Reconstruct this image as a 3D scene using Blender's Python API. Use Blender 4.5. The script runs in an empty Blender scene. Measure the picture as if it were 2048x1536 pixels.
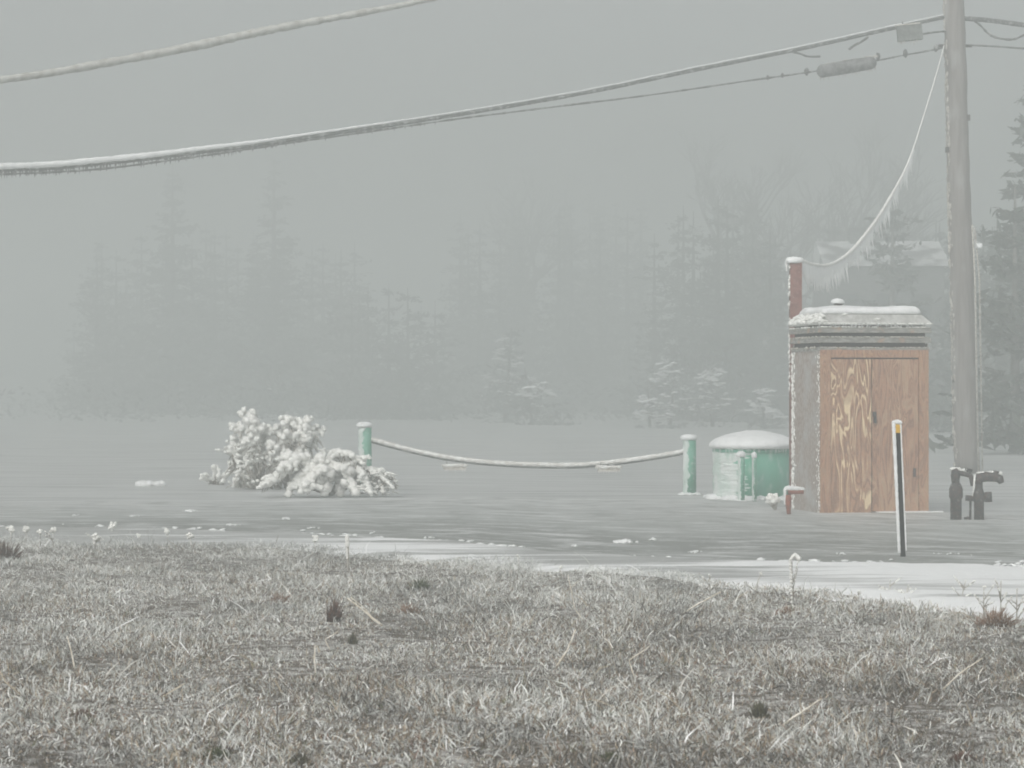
import bpy, bmesh, math, random
import numpy as np
from mathutils import Vector, Matrix, noise as mnoise

S = bpy.context.scene
COL = S.collection
R = math.radians
CAMH = 1.6
F = 5000.0                       # focal length in photo pixels (photo is 2048 wide)

# ------------------------------------------------------------------ camera
cd = bpy.data.cameras.new('camera')
cam = bpy.data.objects.new('camera', cd)
COL.objects.link(cam)
cam.location = (0, 0, CAMH)
cam.rotation_euler = (R(90), 0, 0)
cd.sensor_width = 36
cd.lens = 36 * F / 2048
cd.clip_start = 0.1
cd.clip_end = 3000
cd.dof.use_dof = True
cd.dof.focus_distance = 24.0
cd.dof.aperture_fstop = 9
S.camera = cam

# ------------------------------------------------------------------ light
SUN_EL, SUN_ROT = R(36), R(205)
w = bpy.data.worlds.new('World')
S.world = w
w.use_nodes = True
nt = w.node_tree
bg = nt.nodes['Background']
sky = nt.nodes.new('ShaderNodeTexSky')
sky.sky_type = 'NISHITA'
sky.sun_disc = False
sky.sun_elevation = SUN_EL
sky.sun_rotation = SUN_ROT
sky.dust_density = 6.0
sky.air_density = 1.0
hs = nt.nodes.new('ShaderNodeHueSaturation')      # an overcast sky has next to no blue
hs.inputs['Saturation'].default_value = 0.13
nt.links.new(sky.outputs[0], hs.inputs['Color'])
nt.links.new(hs.outputs[0], bg.inputs[0])
bg.inputs[1].default_value = 0.095
sd = bpy.data.lights.new('sun', 'SUN')
sd.energy = 1.5
sd.angle = R(60)
sd.color = (1.0, 0.98, 0.95)
sun = bpy.data.objects.new('sun', sd)
COL.objects.link(sun)
sun.rotation_euler = (R(90) - SUN_EL, 0, R(180) - SUN_ROT)
S.view_settings.view_transform = 'Standard'
S.view_settings.look = 'None'
S.view_settings.gamma = 1.0
S.view_settings.exposure = 0.53
S.cycles.max_bounces = 8
S.cycles.volume_bounces = 4
S.cycles.diffuse_bounces = 3
S.cycles.use_denoising = True
S.cycles.pixel_filter_type = 'BLACKMAN_HARRIS'
S.cycles.filter_width = 1.8

# ------------------------------------------------------------------ haze
SIG = 0.0188
def haze_box():
    me = bpy.data.meshes.new('haze')
    x, y0, y1, z0, z1 = 260, -60, 520, -1.2, 14.6
    v = [(-x, y0, z0), (x, y0, z0), (x, y1, z0), (-x, y1, z0), (-x, y0, z1), (x, y0, z1), (x, y1, z1), (-x, y1, z1)]
    f = [(0, 3, 2, 1), (4, 5, 6, 7), (0, 1, 5, 4), (1, 2, 6, 5), (2, 3, 7, 6), (3, 0, 4, 7)]
    me.from_pydata(v, [], f)
    o = bpy.data.objects.new('haze', me)
    COL.objects.link(o)
    o['kind'] = 'stuff'
    m = bpy.data.materials.new('haze')
    m.use_nodes = True
    t = m.node_tree
    t.nodes.clear()
    out = t.nodes.new('ShaderNodeOutputMaterial')
    pv = t.nodes.new('ShaderNodeVolumePrincipled')
    pv.inputs['Color'].default_value = (0.725, 0.760, 0.750, 1)
    pv.inputs['Density'].default_value = SIG
    pv.inputs['Anisotropy'].default_value = 0.2
    t.links.new(pv.outputs[0], out.inputs['Volume'])
    me.materials.append(m)
haze_box()

# ------------------------------------------------------------------ helpers
def P(px, py, Y):
    """point at depth Y seen at photo pixel px, py"""
    return Vector(((px - 1024) / F * Y, Y, CAMH - (py - 768) / F * Y))
def GY(py): return F * CAMH / (py - 768)           # depth of flat ground at pixel row
def PPM(Y): return F / Y

def vnoise(x, y, seed=0):
    xi = np.floor(x).astype(np.int64); yi = np.floor(y).astype(np.int64)
    fx = x - xi; fy = y - yi
    fx = fx * fx * (3 - 2 * fx); fy = fy * fy * (3 - 2 * fy)
    def h(a, b):
        n = (a * 374761393 + b * 668265263 + seed * 1442695041) & 0xffffffff
        n = ((n ^ (n >> 13)) * 1274126177) & 0xffffffff
        return ((n ^ (n >> 16)) & 0xffff) / 65535.0
    return (h(xi, yi) * (1 - fx) + h(xi + 1, yi) * fx) * (1 - fy) + (h(xi, yi + 1) * (1 - fx) + h(xi + 1, yi + 1) * fx) * fy
def fbm(x, y, seed=0, octv=4):
    s = 0; a = 0.5; t = 0
    for i in range(octv):
        s = s + a * vnoise(x * 2 ** i, y * 2 ** i, seed + i * 17); t += a; a *= .5
    return s / t

class MB:
    def __init__(s): s.v = []; s.f = []
    def add(s, v, f):
        n = len(s.v); s.v.extend(v); s.f.extend([tuple(i + n for i in q) for q in f])
    def box(s, x0, x1, y0, y1, z0, z1):
        v = [(x0, y0, z0), (x1, y0, z0), (x1, y1, z0), (x0, y1, z0), (x0, y0, z1), (x1, y0, z1), (x1, y1, z1), (x0, y1, z1)]
        s.add(v, [(0, 3, 2, 1), (4, 5, 6, 7), (0, 1, 5, 4), (1, 2, 6, 5), (2, 3, 7, 6), (3, 0, 4, 7)])
    def frustum(s, a, b, z0, z1):
        (x0, x1, y0, y1), (u0, u1, w0, w1) = a, b
        v = [(x0, y0, z0), (x1, y0, z0), (x1, y1, z0), (x0, y1, z0), (u0, w0, z1), (u1, w0, z1), (u1, w1, z1), (u0, w1, z1)]
        s.add(v, [(0, 3, 2, 1), (4, 5, 6, 7), (0, 1, 5, 4), (1, 2, 6, 5), (2, 3, 7, 6), (3, 0, 4, 7)])
    def tube(s, pts, rad, n=8, cap=True):
        pts = [Vector(p) for p in pts]
        if not hasattr(rad, '__len__'): rad = [rad] * len(pts)
        v = []; f = []
        prev = None
        for i, p in enumerate(pts):
            d = (pts[min(i + 1, len(pts) - 1)] - pts[max(i - 1, 0)])
            if d.length < 1e-9: d = Vector((0, 0, 1))
            d.normalize()
            if prev is None:
                up = Vector((0, 0, 1)) if abs(d.z) < .9 else Vector((0, 1, 0))
                a = d.cross(up).normalized()
            else:
                a = (prev - d * prev.dot(d))
                a = a.normalized() if a.length > 1e-6 else d.cross(Vector((0, 1, .3))).normalized()
            prev = a
            b = d.cross(a)
            for k in range(n):
                t = 2 * math.pi * k / n
                v.append(tuple(p + (a * math.cos(t) + b * math.sin(t)) * rad[i]))
        for i in range(len(pts) - 1):
            for k in range(n):
                k2 = (k + 1) % n
                f.append((i * n + k, i * n + k2, (i + 1) * n + k2, (i + 1) * n + k))
        if cap:
            f.append(tuple(reversed(range(n))))
            f.append(tuple(range((len(pts) - 1) * n, len(pts) * n)))
        s.add(v, f)
    def lathe(s, prof, cx=0, cy=0, n=24, amp=0.0, seed=0):
        v = []; f = []
        for i, (r, z) in enumerate(prof):
            for k in range(n):
                t = 2 * math.pi * k / n
                q = 1 + amp * (mnoise.noise(Vector((math.cos(t) * 1.5 + seed, math.sin(t) * 1.5, z * 4))))
                v.append((cx + r * q * math.cos(t), cy + r * q * math.sin(t), z))
        for i in range(len(prof) - 1):
            for k in range(n):
                k2 = (k + 1) % n
                f.append((i * n + k, i * n + k2, (i + 1) * n + k2, (i + 1) * n + k))
        f.append(tuple(reversed(range(n)))); f.append(tuple(range((len(prof) - 1) * n, len(prof) * n)))
        s.add(v, f)
    def lump(s, c, r, sq=(1, 1, 1), amp=.25, sub=2, seed=0):
        V, Fc = ICO[sub]
        o = Vector((seed * 3.1, seed * 1.7, 0))
        out = []
        for p in V:
            q = 1 + amp * mnoise.noise(p * 1.6 + o)
            out.append((c[0] + p.x * r * q * sq[0], c[1] + p.y * r * q * sq[1], c[2] + p.z * r * q * sq[2]))
        s.add(out, Fc)
    def icicle(s, p, L, r, lean=0.0, n=5):
        p = Vector(p)
        s.tube([p + Vector((0, 0, r * .5)), p + Vector((lean * .3 * L, 0, -L * .35)), p + Vector((lean * L, 0, -L))], [r, r * .7, r * .12], n)
    def build(s, name, mat, parent=None, smooth=True, cleanup=False):
        me = bpy.data.meshes.new(name)
        me.from_pydata([tuple(q) for q in s.v], [], s.f)
        if smooth: me.shade_smooth()
        me.materials.append(mat)
        o = bpy.data.objects.new(name, me)
        COL.objects.link(o)
        if parent is not None:
            o.parent = parent
            me.transform(Matrix.Translation(-parent_world(parent)))
        return o

def parent_world(p):
    """meshes are written in world space; their parent Empties carry location only (shed: see there)"""
    v = Vector(p.location)
    while p.parent is not None:
        p = p.parent; v += Vector(p.location)
    return v

ICO = {}
for _s in (1, 2, 3):
    _b = bmesh.new(); bmesh.ops.create_icosphere(_b, subdivisions=_s, radius=1)
    _b.verts.ensure_lookup_table()
    ICO[_s] = ([q.co.copy() for q in _b.verts], [tuple(z.index for z in q.verts) for q in _b.faces]); _b.free()

def shell(b, cx, cy, rad, z0, z1, a0, a1, seed=0, th=.008, nz=60, na=24, top=0):
    """ragged glaze of ice on the windward side of a round thing"""
    v = []
    for i in range(nz + 1):
        z = z0 + (z1 - z0) * i / nz
        e = .5 * (mnoise.noise(Vector((z * 9, seed, 0))) + .7 * mnoise.noise(Vector((z * 31, seed, 5)))) + .25
        e2 = .4 * mnoise.noise(Vector((z * 7, seed + 9, 0)))
        A0 = a0 + (a1 - a0) * e2 * .3; A1 = a1 - (a1 - a0) * e * .55
        for j in range(na + 1):
            t = j / na; a = math.radians(A0 + (A1 - A0) * t)
            k = th * (min(1, t * 6, (1 - t) * 3)) * (.7 + .8 * mnoise.noise(Vector((t * 5, z * 12, seed)))) + .001
            v.append((cx + (rad + k) * math.cos(a), cy + (rad + k) * math.sin(a), z))
    n = na + 1
    b.add(v, [(i * n + j, i * n + j + 1, (i + 1) * n + j + 1, (i + 1) * n + j) for i in range(nz) for j in range(na)])

def tag(o, label=None, cat=None, group=None, kind=None):
    if label: o['label'] = label
    if cat: o['category'] = cat
    if group: o['group'] = group
    if kind: o['kind'] = kind
    return o
def thing(name, label, cat, loc, group=None):
    o = bpy.data.objects.new(name, None)
    o.empty_display_size = .1
    COL.objects.link(o)
    o.location = loc
    return tag(o, label, cat, group)

# ------------------------------------------------------------------ materials
def mat(name, base, rough=.8, c2=None, scale=8, lo=.4, hi=.6, stretch=(1, 1, 1), bump=0, bscale=30, spec=.3, c3=None,
        s3=3, lo3=.5, hi3=.6, st3=(1, 1, 1), sss=0, coat=0, coords='Object', metal=0, detail=4):
    m = bpy.data.materials.new(name); m.use_nodes = True
    t = m.node_tree; b = t.nodes['Principled BSDF']
    b.inputs['Roughness'].default_value = rough
    b.inputs['Specular IOR Level'].default_value = spec
    b.inputs['Metallic'].default_value = metal
    b.inputs['Coat Weight'].default_value = coat
    b.inputs['Coat Roughness'].default_value = .15
    if sss:
        b.inputs['Subsurface Weight'].default_value = sss
        b.inputs['Subsurface Radius'].default_value = (.02, .02, .022)
        b.inputs['Subsurface Scale'].default_value = 1
    tc = t.nodes.new('ShaderNodeTexCoord')
    def noise_fac(sc, st, lo, hi, det=4):
        mp = t.nodes.new('ShaderNodeMapping'); mp.inputs['Scale'].default_value = st
        t.links.new(tc.outputs[coords], mp.inputs[0])
        n = t.nodes.new('ShaderNodeTexNoise'); n.inputs['Scale'].default_value = sc; n.inputs['Detail'].default_value = det
        t.links.new(mp.outputs[0], n.inputs['Vector'])
        r = t.nodes.new('ShaderNodeMapRange'); r.inputs['From Min'].default_value = lo; r.inputs['From Max'].default_value = hi
        t.links.new(n.outputs['Fac'], r.inputs['Value'])
        return r.outputs[0], n.outputs['Fac']
    def mix(fac, a, c):
        mx = t.nodes.new('ShaderNodeMix'); mx.data_type = 'RGBA'
        t.links.new(fac, mx.inputs[0])
        if isinstance(a, tuple): mx.inputs[6].default_value = (*a, 1)
        else: t.links.new(a, mx.inputs[6])
        mx.inputs[7].default_value = (*c, 1)
        return mx.outputs[2]
    cur = base
    b.inputs['Base Color'].default_value = (*base, 1)
    if c2 is not None:
        fac, _ = noise_fac(scale, stretch, lo, hi, detail); cur = mix(fac, cur, c2)
    if c3 is not None:
        fac, _ = noise_fac(s3, st3, lo3, hi3); cur = mix(fac, cur, c3)
    if not isinstance(cur, tuple): t.links.new(cur, b.inputs['Base Color'])
    if bump:
        _, h = noise_fac(bscale, (1, 1, 1), 0, 1)
        bp = t.nodes.new('ShaderNodeBump'); bp.inputs['Strength'].default_value = bump; bp.inputs['Distance'].default_value = .02
        t.links.new(h, bp.inputs['Height']); t.links.new(bp.outputs[0], b.inputs['Normal'])
    return m

SNOW = (.80, .81, .81)
M = {}
M['snow'] = mat('snow', SNOW, .7, c2=(.68, .69, .69), scale=9, lo=.45, hi=.75, bump=.5, bscale=25, sss=.15)
M['rime'] = mat('rime', (.86, .86, .83), .65, c2=(.70, .69, .65), scale=14, lo=.45, hi=.75, bump=.6, bscale=40)
M['thin_rime'] = mat('thin_rime', (.52, .50, .46), .6, c2=(.25, .21, .17), scale=25, lo=.45, hi=.65)
M['twig'] = mat('twig', (.11, .075, .05), .8, c2=(.35, .32, .28), scale=30, lo=.5, hi=.6)
M['ice'] = mat('ice', (.70, .72, .72), .25, spec=.5, coat=.3, c2=(.5, .52, .52), scale=20)
M['green'] = mat('green_paint', (.08, .32, .21), .6, c2=(.14, .36, .27), scale=6, c3=(.45, .52, .48), s3=22, lo3=.56, hi3=.70, spec=.4)
M['glaze'] = mat('glazed_ice', (.50, .60, .55), .5, c2=(.66, .70, .68), scale=7, stretch=(1, 1, .5), c3=(.25, .46, .36), s3=5, lo3=.56, hi3=.72, st3=(1, 1, .4), bump=.5, bscale=30)
M['green_tank'] = mat('green_tank', (.06, .33, .21), .6, c2=(.12, .38, .28), scale=3, stretch=(1, 1, .4), c3=(.42, .52, .47), s3=9, lo3=.52, hi3=.72, st3=(1, 1, .35))
M['red_post'] = mat('red_post', (.17, .06, .05), .7, c2=(.25, .11, .09), scale=14, c3=(.4, .34, .32), s3=30, lo3=.6, hi3=.75)
M['rust'] = mat('rust', (.30, .085, .05), .8, c2=(.18, .06, .04), scale=18)
M['iron'] = mat('iron', (.025, .024, .024), .55, c2=(.06, .035, .03), scale=20, lo=.45, hi=.6, c3=(.30, .30, .30), s3=28, lo3=.60, hi3=.78)
M['black'] = mat('black_plastic', (.003, .003, .004), .9, spec=.1)
M['yellow'] = mat('yellow_reflector', (.62, .36, .02), .4)
M['pole'] = mat('pole_wood', (.17, .15, .14), .9, c2=(.23, .21, .20), scale=10, stretch=(2, 2, .15), c3=(.30, .29, .28), s3=6, lo3=.55, hi3=.75, st3=(1, 1, .3), bump=.4, bscale=20)
M['cable'] = mat('cable_jacket', (.065, .065, .065), .6, c2=(.30, .30, .30), scale=14, lo=.5, hi=.65)
M['drip'] = mat('dark_drips', (.07, .07, .07), .5, c2=(.2, .2, .2), scale=15)
M['rimed_cable'] = mat('rimed_cable', (.52, .52, .49), .7, c2=(.36, .35, .32), scale=8, lo=.4, hi=.65, bump=.7, bscale=30)
M['rope'] = mat('rope_rime', (.80, .80, .78), .75, c2=(.60, .58, .55), scale=14, bump=.5, bscale=40)
M['roof_metal'] = mat('roof_metal', (.36, .36, .34), .6, c2=(.46, .46, .44), scale=20, c3=(.56, .56, .54), s3=9, lo3=.5, hi3=.7)
M['band'] = mat('lapped_band', (.17, .165, .15), .7, c2=(.32, .32, .30), scale=24, lo=.4, hi=.65, stretch=(.5, .5, 2), c3=(.36, .24, .17), s3=7, lo3=.58, hi3=.7)
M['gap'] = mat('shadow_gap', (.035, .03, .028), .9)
M['side'] = mat('frosted_side', (.27, .205, .17), .85, c2=(.40, .36, .33), scale=28, lo=.4, hi=.62, stretch=(1, 1, .6), c3=(.42, .42, .41), s3=3, lo3=.45, hi3=.75)
M['frost_edge'] = M['rime']
M['wall'] = mat('house_wall', (.07, .07, .072), .9, c2=(.16, .16, .16), scale=3, stretch=(1, 1, 8))
M['glass'] = mat('window_glass', (.03, .035, .04), .15, spec=.5)
M['trunk'] = mat('bark', (.11, .10, .09), .95, c2=(.20, .19, .18), scale=6)
M['needles'] = mat('rimed_needles', (.13, .14, .135), .9, c2=(.20, .21, .205), scale=3, c3=(.55, .56, .55), s3=1.2, lo3=.60, hi3=.74)
M['needles_dark'] = mat('needles', (.035, .045, .035), .9, c2=(.08, .09, .075), scale=3, c3=(.50, .51, .50), s3=1.6, lo3=.62, hi3=.72)
M['needles_snow'] = mat('needles_frosted', (.06, .07, .06), .9, c2=(.14, .15, .14), scale=4, c3=(.72, .73, .73), s3=2.4, lo3=.50, hi3=.60)
M['twigs_far'] = mat('bare_twigs', (.15, .15, .145), .95, c2=(.26, .26, .255), scale=2)

def plywood(name, base, dark, pale, pale_amt, ofs):
    m = bpy.data.materials.new(name); m.use_nodes = True
    t = m.node_tree; b = t.nodes['Principled BSDF']; b.inputs['Roughness'].default_value = .75
    b.inputs['Specular IOR Level'].default_value = .25
    L = t.links.new
    tc = t.nodes.new('ShaderNodeTexCoord')
    mp = t.nodes.new('ShaderNodeMapping'); mp.inputs['Scale'].default_value = (3.5, .2, .62); mp.inputs['Location'].default_value = ofs
    L(tc.outputs['Object'], mp.inputs[0])
    n = t.nodes.new('ShaderNodeTexNoise'); n.inputs['Scale'].default_value = 1.9; n.inputs['Detail'].default_value = 2.4
    n.inputs['Distortion'].default_value = .7
    L(mp.outputs[0], n.inputs['Vector'])
    mu = t.nodes.new('ShaderNodeMath'); mu.operation = 'MULTIPLY'; mu.inputs[1].default_value = 95; L(n.outputs['Fac'], mu.inputs[0])
    si = t.nodes.new('ShaderNodeMath'); si.operation = 'SINE'; L(mu.outputs[0], si.inputs[0])
    r1 = t.nodes.new('ShaderNodeMapRange'); r1.inputs['From Min'].default_value = -.7; r1.inputs['From Max'].default_value = 1; L(si.outputs[0], r1.inputs[0])
    mx = t.nodes.new('ShaderNodeMix'); mx.data_type = 'RGBA'; mx.inputs[6].default_value = (*base, 1); mx.inputs[7].default_value = (*dark, 1)
    L(r1.outputs[0], mx.inputs[0])
    # weathered pale latewood bands in patches
    mu2 = t.nodes.new('ShaderNodeMath'); mu2.operation = 'MULTIPLY'; mu2.inputs[1].default_value = 42; L(n.outputs['Fac'], mu2.inputs[0])
    s2 = t.nodes.new('ShaderNodeMath'); s2.operation = 'SINE'; L(mu2.outputs[0], s2.inputs[0])
    r2 = t.nodes.new('ShaderNodeMapRange'); r2.inputs['From Min'].default_value = .45; r2.inputs['From Max'].default_value = .85; L(s2.outputs[0], r2.inputs[0])
    n2 = t.nodes.new('ShaderNodeTexNoise'); n2.inputs['Scale'].default_value = 2.2; n2.inputs['Detail'].default_value = 3; L(tc.outputs['Object'], n2.inputs['Vector'])
    r3 = t.nodes.new('ShaderNodeMapRange'); r3.inputs['From Min'].default_value = .36; r3.inputs['From Max'].default_value = .54; r3.inputs['To Max'].default_value = pale_amt
    L(n2.outputs['Fac'], r3.inputs[0])
    mm = t.nodes.new('ShaderNodeMath'); mm.operation = 'MULTIPLY'; L(r2.outputs[0], mm.inputs[0]); L(r3.outputs[0], mm.inputs[1])
    mx2 = t.nodes.new('ShaderNodeMix'); mx2.data_type = 'RGBA'; mx2.inputs[7].default_value = (*pale, 1)
    L(mm.outputs[0], mx2.inputs[0]); L(mx.outputs[2], mx2.inputs[6])
    # greyish wear and fine frost grains
    n4 = t.nodes.new('ShaderNodeTexNoise'); n4.inputs['Scale'].default_value = 45; n4.inputs['Detail'].default_value = 5; L(tc.outputs['Object'], n4.inputs['Vector'])
    r4 = t.nodes.new('ShaderNodeMapRange'); r4.inputs['From Min'].default_value = .45; r4.inputs['From Max'].default_value = .72; r4.inputs['To Max'].default_value = .28; L(n4.outputs['Fac'], r4.inputs[0])
    mx3 = t.nodes.new('ShaderNodeMix'); mx3.data_type = 'RGBA'; mx3.inputs[7].default_value = (.42, .38, .34, 1)
    L(r4.outputs[0], mx3.inputs[0]); L(mx2.outputs[2], mx3.inputs[6])
    L(mx3.outputs[2], b.inputs['Base Color'])
    return m
M['ply'] = plywood('plywood', (.40, .215, .125), (.235, .115, .065), (.74, .58, .36), 1.0, (3.1, 0, 1.7))
M['ply2'] = plywood('plywood_right', (.39, .205, .12), (.235, .115, .07), (.56, .40, .25), .5, (9.3, 0, 4.2))
M['board'] = plywood('trim_board', (.40, .21, .12), (.25, .12, .07), (.55, .38, .22), .4, (1.3, 5, 8.2))

# ------------------------------------------------------------------ the setting
def sheet(name, xs, ys_fn, zfn, material, kind='structure', uv=True):
    """grid sheet; ys_fn(x) gives the list of y rows for that column"""
    cols = [ys_fn(x) for x in xs]
    nx, ny = len(xs), len(cols[0])
    v = []; uvs = []
    for i, x in enumerate(xs):
        for j, y in enumerate(cols[i]):
            v.append((x, y, zfn(x, y, j / (ny - 1)))); uvs.append((x, j / (ny - 1)))
    f = [(i * ny + j, (i + 1) * ny + j, (i + 1) * ny + j + 1, i * ny + j + 1) for i in range(nx - 1) for j in range(ny - 1)]
    me = bpy.data.meshes.new(name); me.from_pydata(v, [], f); me.shade_smooth()
    if uv:
        l = me.uv_layers.new(name='UVMap')
        idx = np.empty(len(me.loops), dtype=np.int32); me.loops.foreach_get('vertex_index', idx)
        l.data.foreach_set('uv', np.array(uvs, dtype=np.float32)[idx].ravel())
    me.materials.append(material)
    o = bpy.data.objects.new(name, me); COL.objects.link(o); o['kind'] = kind
    return o

def icy_mat(name, dark, mid, pale, dark_at, uv_stretch=(.25, 22, 1)):
    """streaked ice and frost, streaks following the lane (UV x metres along, y across)"""
    m = bpy.data.materials.new(name); m.use_nodes = True
    t = m.node_tree; b = t.nodes['Principled BSDF']; L = t.links.new
    tc = t.nodes.new('ShaderNodeTexCoord')
    def noise(st, sc, det, lo, hi, to=1.0):
        mp = t.nodes.new('ShaderNodeMapping'); mp.inputs['Scale'].default_value = st; L(tc.outputs['UV'], mp.inputs[0])
        n = t.nodes.new('ShaderNodeTexNoise'); n.inputs['Scale'].default_value = sc; n.inputs['Detail'].default_value = det; L(mp.outputs[0], n.inputs[0])
        r = t.nodes.new('ShaderNodeMapRange'); r.inputs['From Min'].default_value = lo; r.inputs['From Max'].default_value = hi; r.inputs['To Max'].default_value = to
        L(n.outputs['Fac'], r.inputs[0]); return r.outputs[0]
    sx = t.nodes.new('ShaderNodeSeparateXYZ'); L(tc.outputs['UV'], sx.inputs[0])
    ramp = t.nodes.new('ShaderNodeValToRGB')
    e = ramp.color_ramp.elements
    for k, (pos, c) in enumerate(dark_at):
        el = e[k] if k < 2 else e.new(pos)
        el.position = pos; el.color = (*c, 1)
    n0 = noise(uv_stretch, 1.0, 5, .3, .7, .16)
    ad = t.nodes.new('ShaderNodeMath'); ad.operation = 'ADD'; L(sx.outputs[1], ad.inputs[0]); L(n0, ad.inputs[1])
    ad2 = t.nodes.new('ShaderNodeMath'); ad2.operation = 'SUBTRACT'; L(ad.outputs[0], ad2.inputs[0]); ad2.inputs[1].default_value = .08
    L(ad2.outputs[0], ramp.inputs[0])
    def mix(fac, a, c):
        mx = t.nodes.new('ShaderNodeMix'); mx.data_type = 'RGBA'; L(fac, mx.inputs[0]); L(a, mx.inputs[6]); mx.inputs[7].default_value = (*c, 1); return mx.outputs[2]
    cur = ramp.outputs[0]
    cur = mix(noise((.8, 26, 1), 1.0, 8, .52, .66, .8), cur, pale)
    cur = mix(noise((.22, 7, 1), 1.0, 5, .54, .66, .55), cur, pale)
    cur = mix(noise((1.2, 12, 1), 1.3, 6, .55, .72, .6), cur, mid)
    cur = mix(noise((2.2, 22, 1), 1.0, 8, .50, .66, .7), cur, dark)
    def onoise(sc, lo, hi, to):
        mp = t.nodes.new('ShaderNodeMapping'); mp.inputs['Scale'].default_value = (1, 1.6, 1); L(tc.outputs['Object'], mp.inputs[0])
        n = t.nodes.new('ShaderNodeTexNoise'); n.inputs['Scale'].default_value = sc; n.inputs['Detail'].default_value = 8; n.inputs['Roughness'].default_value = .7; L(mp.outputs[0], n.inputs[0])
        r = t.nodes.new('ShaderNodeMapRange'); r.inputs['From Min'].default_value = lo; r.inputs['From Max'].default_value = hi; r.inputs['To Max'].default_value = to
        L(n.outputs['Fac'], r.inputs[0]); return r.outputs[0]
    cur = mix(onoise(1.1, .53, .62, .6), cur, pale)
    cur = mix(onoise(3.5, .54, .66, .55), cur, dark)
    cur = mix(onoise(7, .56, .66, .6), cur, pale)
    L(cur, b.inputs['Base Color'])
    b.inputs['Roughness'].default_value = .55
    b.inputs['Specular IOR Level'].default_value = .35
    mp = t.nodes.new('ShaderNodeMapping'); mp.inputs['Scale'].default_value = (2, 3, 2); L(tc.outputs['Object'], mp.inputs[0])
    n = t.nodes.new('ShaderNodeTexNoise'); n.inputs['Scale'].default_value = 2.5; n.inputs['Detail'].default_value = 8; L(mp.outputs[0], n.inputs[0])
    bp = t.nodes.new('ShaderNodeBump'); bp.inputs['Strength'].default_value = .5; bp.inputs['Distance'].default_value = .05
    L(n.outputs[0], bp.inputs['Height']); L(bp.outputs[0], b.inputs['Normal'])
    return m

# boundaries as depth over x (interpolated through the rows read off the ground)
def curve(pts):
    xs = np.array([p[0] for p in pts]); ys = np.array([p[1] for p in pts])
    return lambda x: float(np.interp(x, xs, ys))
def gp(px, py):
    Y = GY(py); return ((px - 1024) / F * Y, Y)
def rag(x, a, s, seed):
    return a * (float(fbm(np.array([x * s]), np.array([seed * 7.3]), seed, 4)[0]) - .5)
field_edge = curve([(-60, 60), (-12, 30.5), gp(0, 1080), gp(300, 1090), gp(600, 1103), gp(900, 1124), gp(1200, 1150), gp(1500, 1180), gp(1700, 1200), gp(2048, 1240), (9, 12.5), (20, 3), (60, -20)])
snow_far = curve([(-60, 61), (-12, 30.9), gp(0, 1062), gp(300, 1066), gp(600, 1076), gp(900, 1092), gp(1100, 1112), gp(1300, 1128), gp(1500, 1133), gp(2048, 1141), (9, 18.5), (20, 13), (60, 5)])
lot_far = curve([(-60, 62), (-15, 42), gp(0, 1004), gp(500, 1002), gp(1000, 998), gp(1500, 1008), gp(2048, 1034), (9, 28), (20, 26), (60, 25)])

ground_mat = mat('icy_snow_ground', (.43, .44, .435), .7, c2=(.53, .54, .535), scale=.5, lo=.35, hi=.65, stretch=(.5, 2.5, 1), c3=(.29, .30, .295), s3=.9, lo3=.52, hi3=.68, st3=(.4, 3, 1), bump=.5, bscale=2.5)
gx = np.concatenate([np.linspace(-450, -30, 12), np.linspace(-28, 28, 60), np.linspace(30, 450, 12)])
gy_ = list(np.concatenate([np.linspace(-200, 24, 20), np.linspace(26, 80, 60), np.linspace(85, 700, 16)]))
def gz(x, y, t):
    if 33 < y < 120 and abs(x) < 60:
        return -.02 + .10 * (float(fbm(np.array([x * .35]), np.array([y * .35]), 5, 3)[0]) - .5) * min(1, (y - 33) / 8)
    return -.02
sheet('ground', gx, lambda x: gy_, gz, ground_mat, uv=False)

XS = np.concatenate([np.linspace(-60, -11, 50), np.linspace(-10.9, 10.9, 320), np.linspace(11, 60, 50)])
road_mat = icy_mat('icy_road', (.20, .21, .20), (.40, .41, .405), (.62, .63, .625),
                   [(0, (.40, .41, .40)), (.06, (.22, .23, .215)), (.30, (.20, .21, .195)), (.50, (.34, .355, .34)), (.80, (.40, .41, .40)), (1.0, (.5, .51, .50))])
sheet('road', XS, lambda x: list(np.linspace(snow_far(x) - .5, lot_far(x) + rag(x, 1.6, .4, 3), 40)),
      lambda x, y, t: .004 + .02 * (float(fbm(np.array([x * .5]), np.array([y * .6]), 8, 3)[0]) - .5) * (1 if .03 < t < .97 else 0) + (0.012 if t > .0 else 0), road_mat)

verge_mat = bpy.data.materials.new('verge_snow')
verge_mat = mat('verge_snow', (.86, .87, .87), .6, bump=.6, bscale=9)
_t = verge_mat.node_tree; _L = _t.links.new; _bs = _t.nodes['Principled BSDF']
_tc = _t.nodes.new('ShaderNodeTexCoord')
def _n(st, sc, det):
    mp = _t.nodes.new('ShaderNodeMapping'); mp.inputs['Scale'].default_value = st; _L(_tc.outputs['Object'], mp.inputs[0])
    n = _t.nodes.new('ShaderNodeTexNoise'); n.inputs['Scale'].default_value = sc; n.inputs['Detail'].default_value = det; _L(mp.outputs[0], n.inputs[0]); return n.outputs['Fac']
_cv = _t.nodes.new('ShaderNodeAttribute'); _cv.attribute_name = 'cover'
_ad = _t.nodes.new('ShaderNodeMath'); _ad.operation = 'ADD'; _L(_n((.42, 3.2, 1), 1.0, 7), _ad.inputs[0]); _L(_cv.outputs['Fac'], _ad.inputs[1])
_mr = _t.nodes.new('ShaderNodeMapRange'); _mr.inputs['From Min'].default_value = .86; _mr.inputs['From Max'].default_value = 1.06; _L(_ad.outputs[0], _mr.inputs[0])
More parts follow.
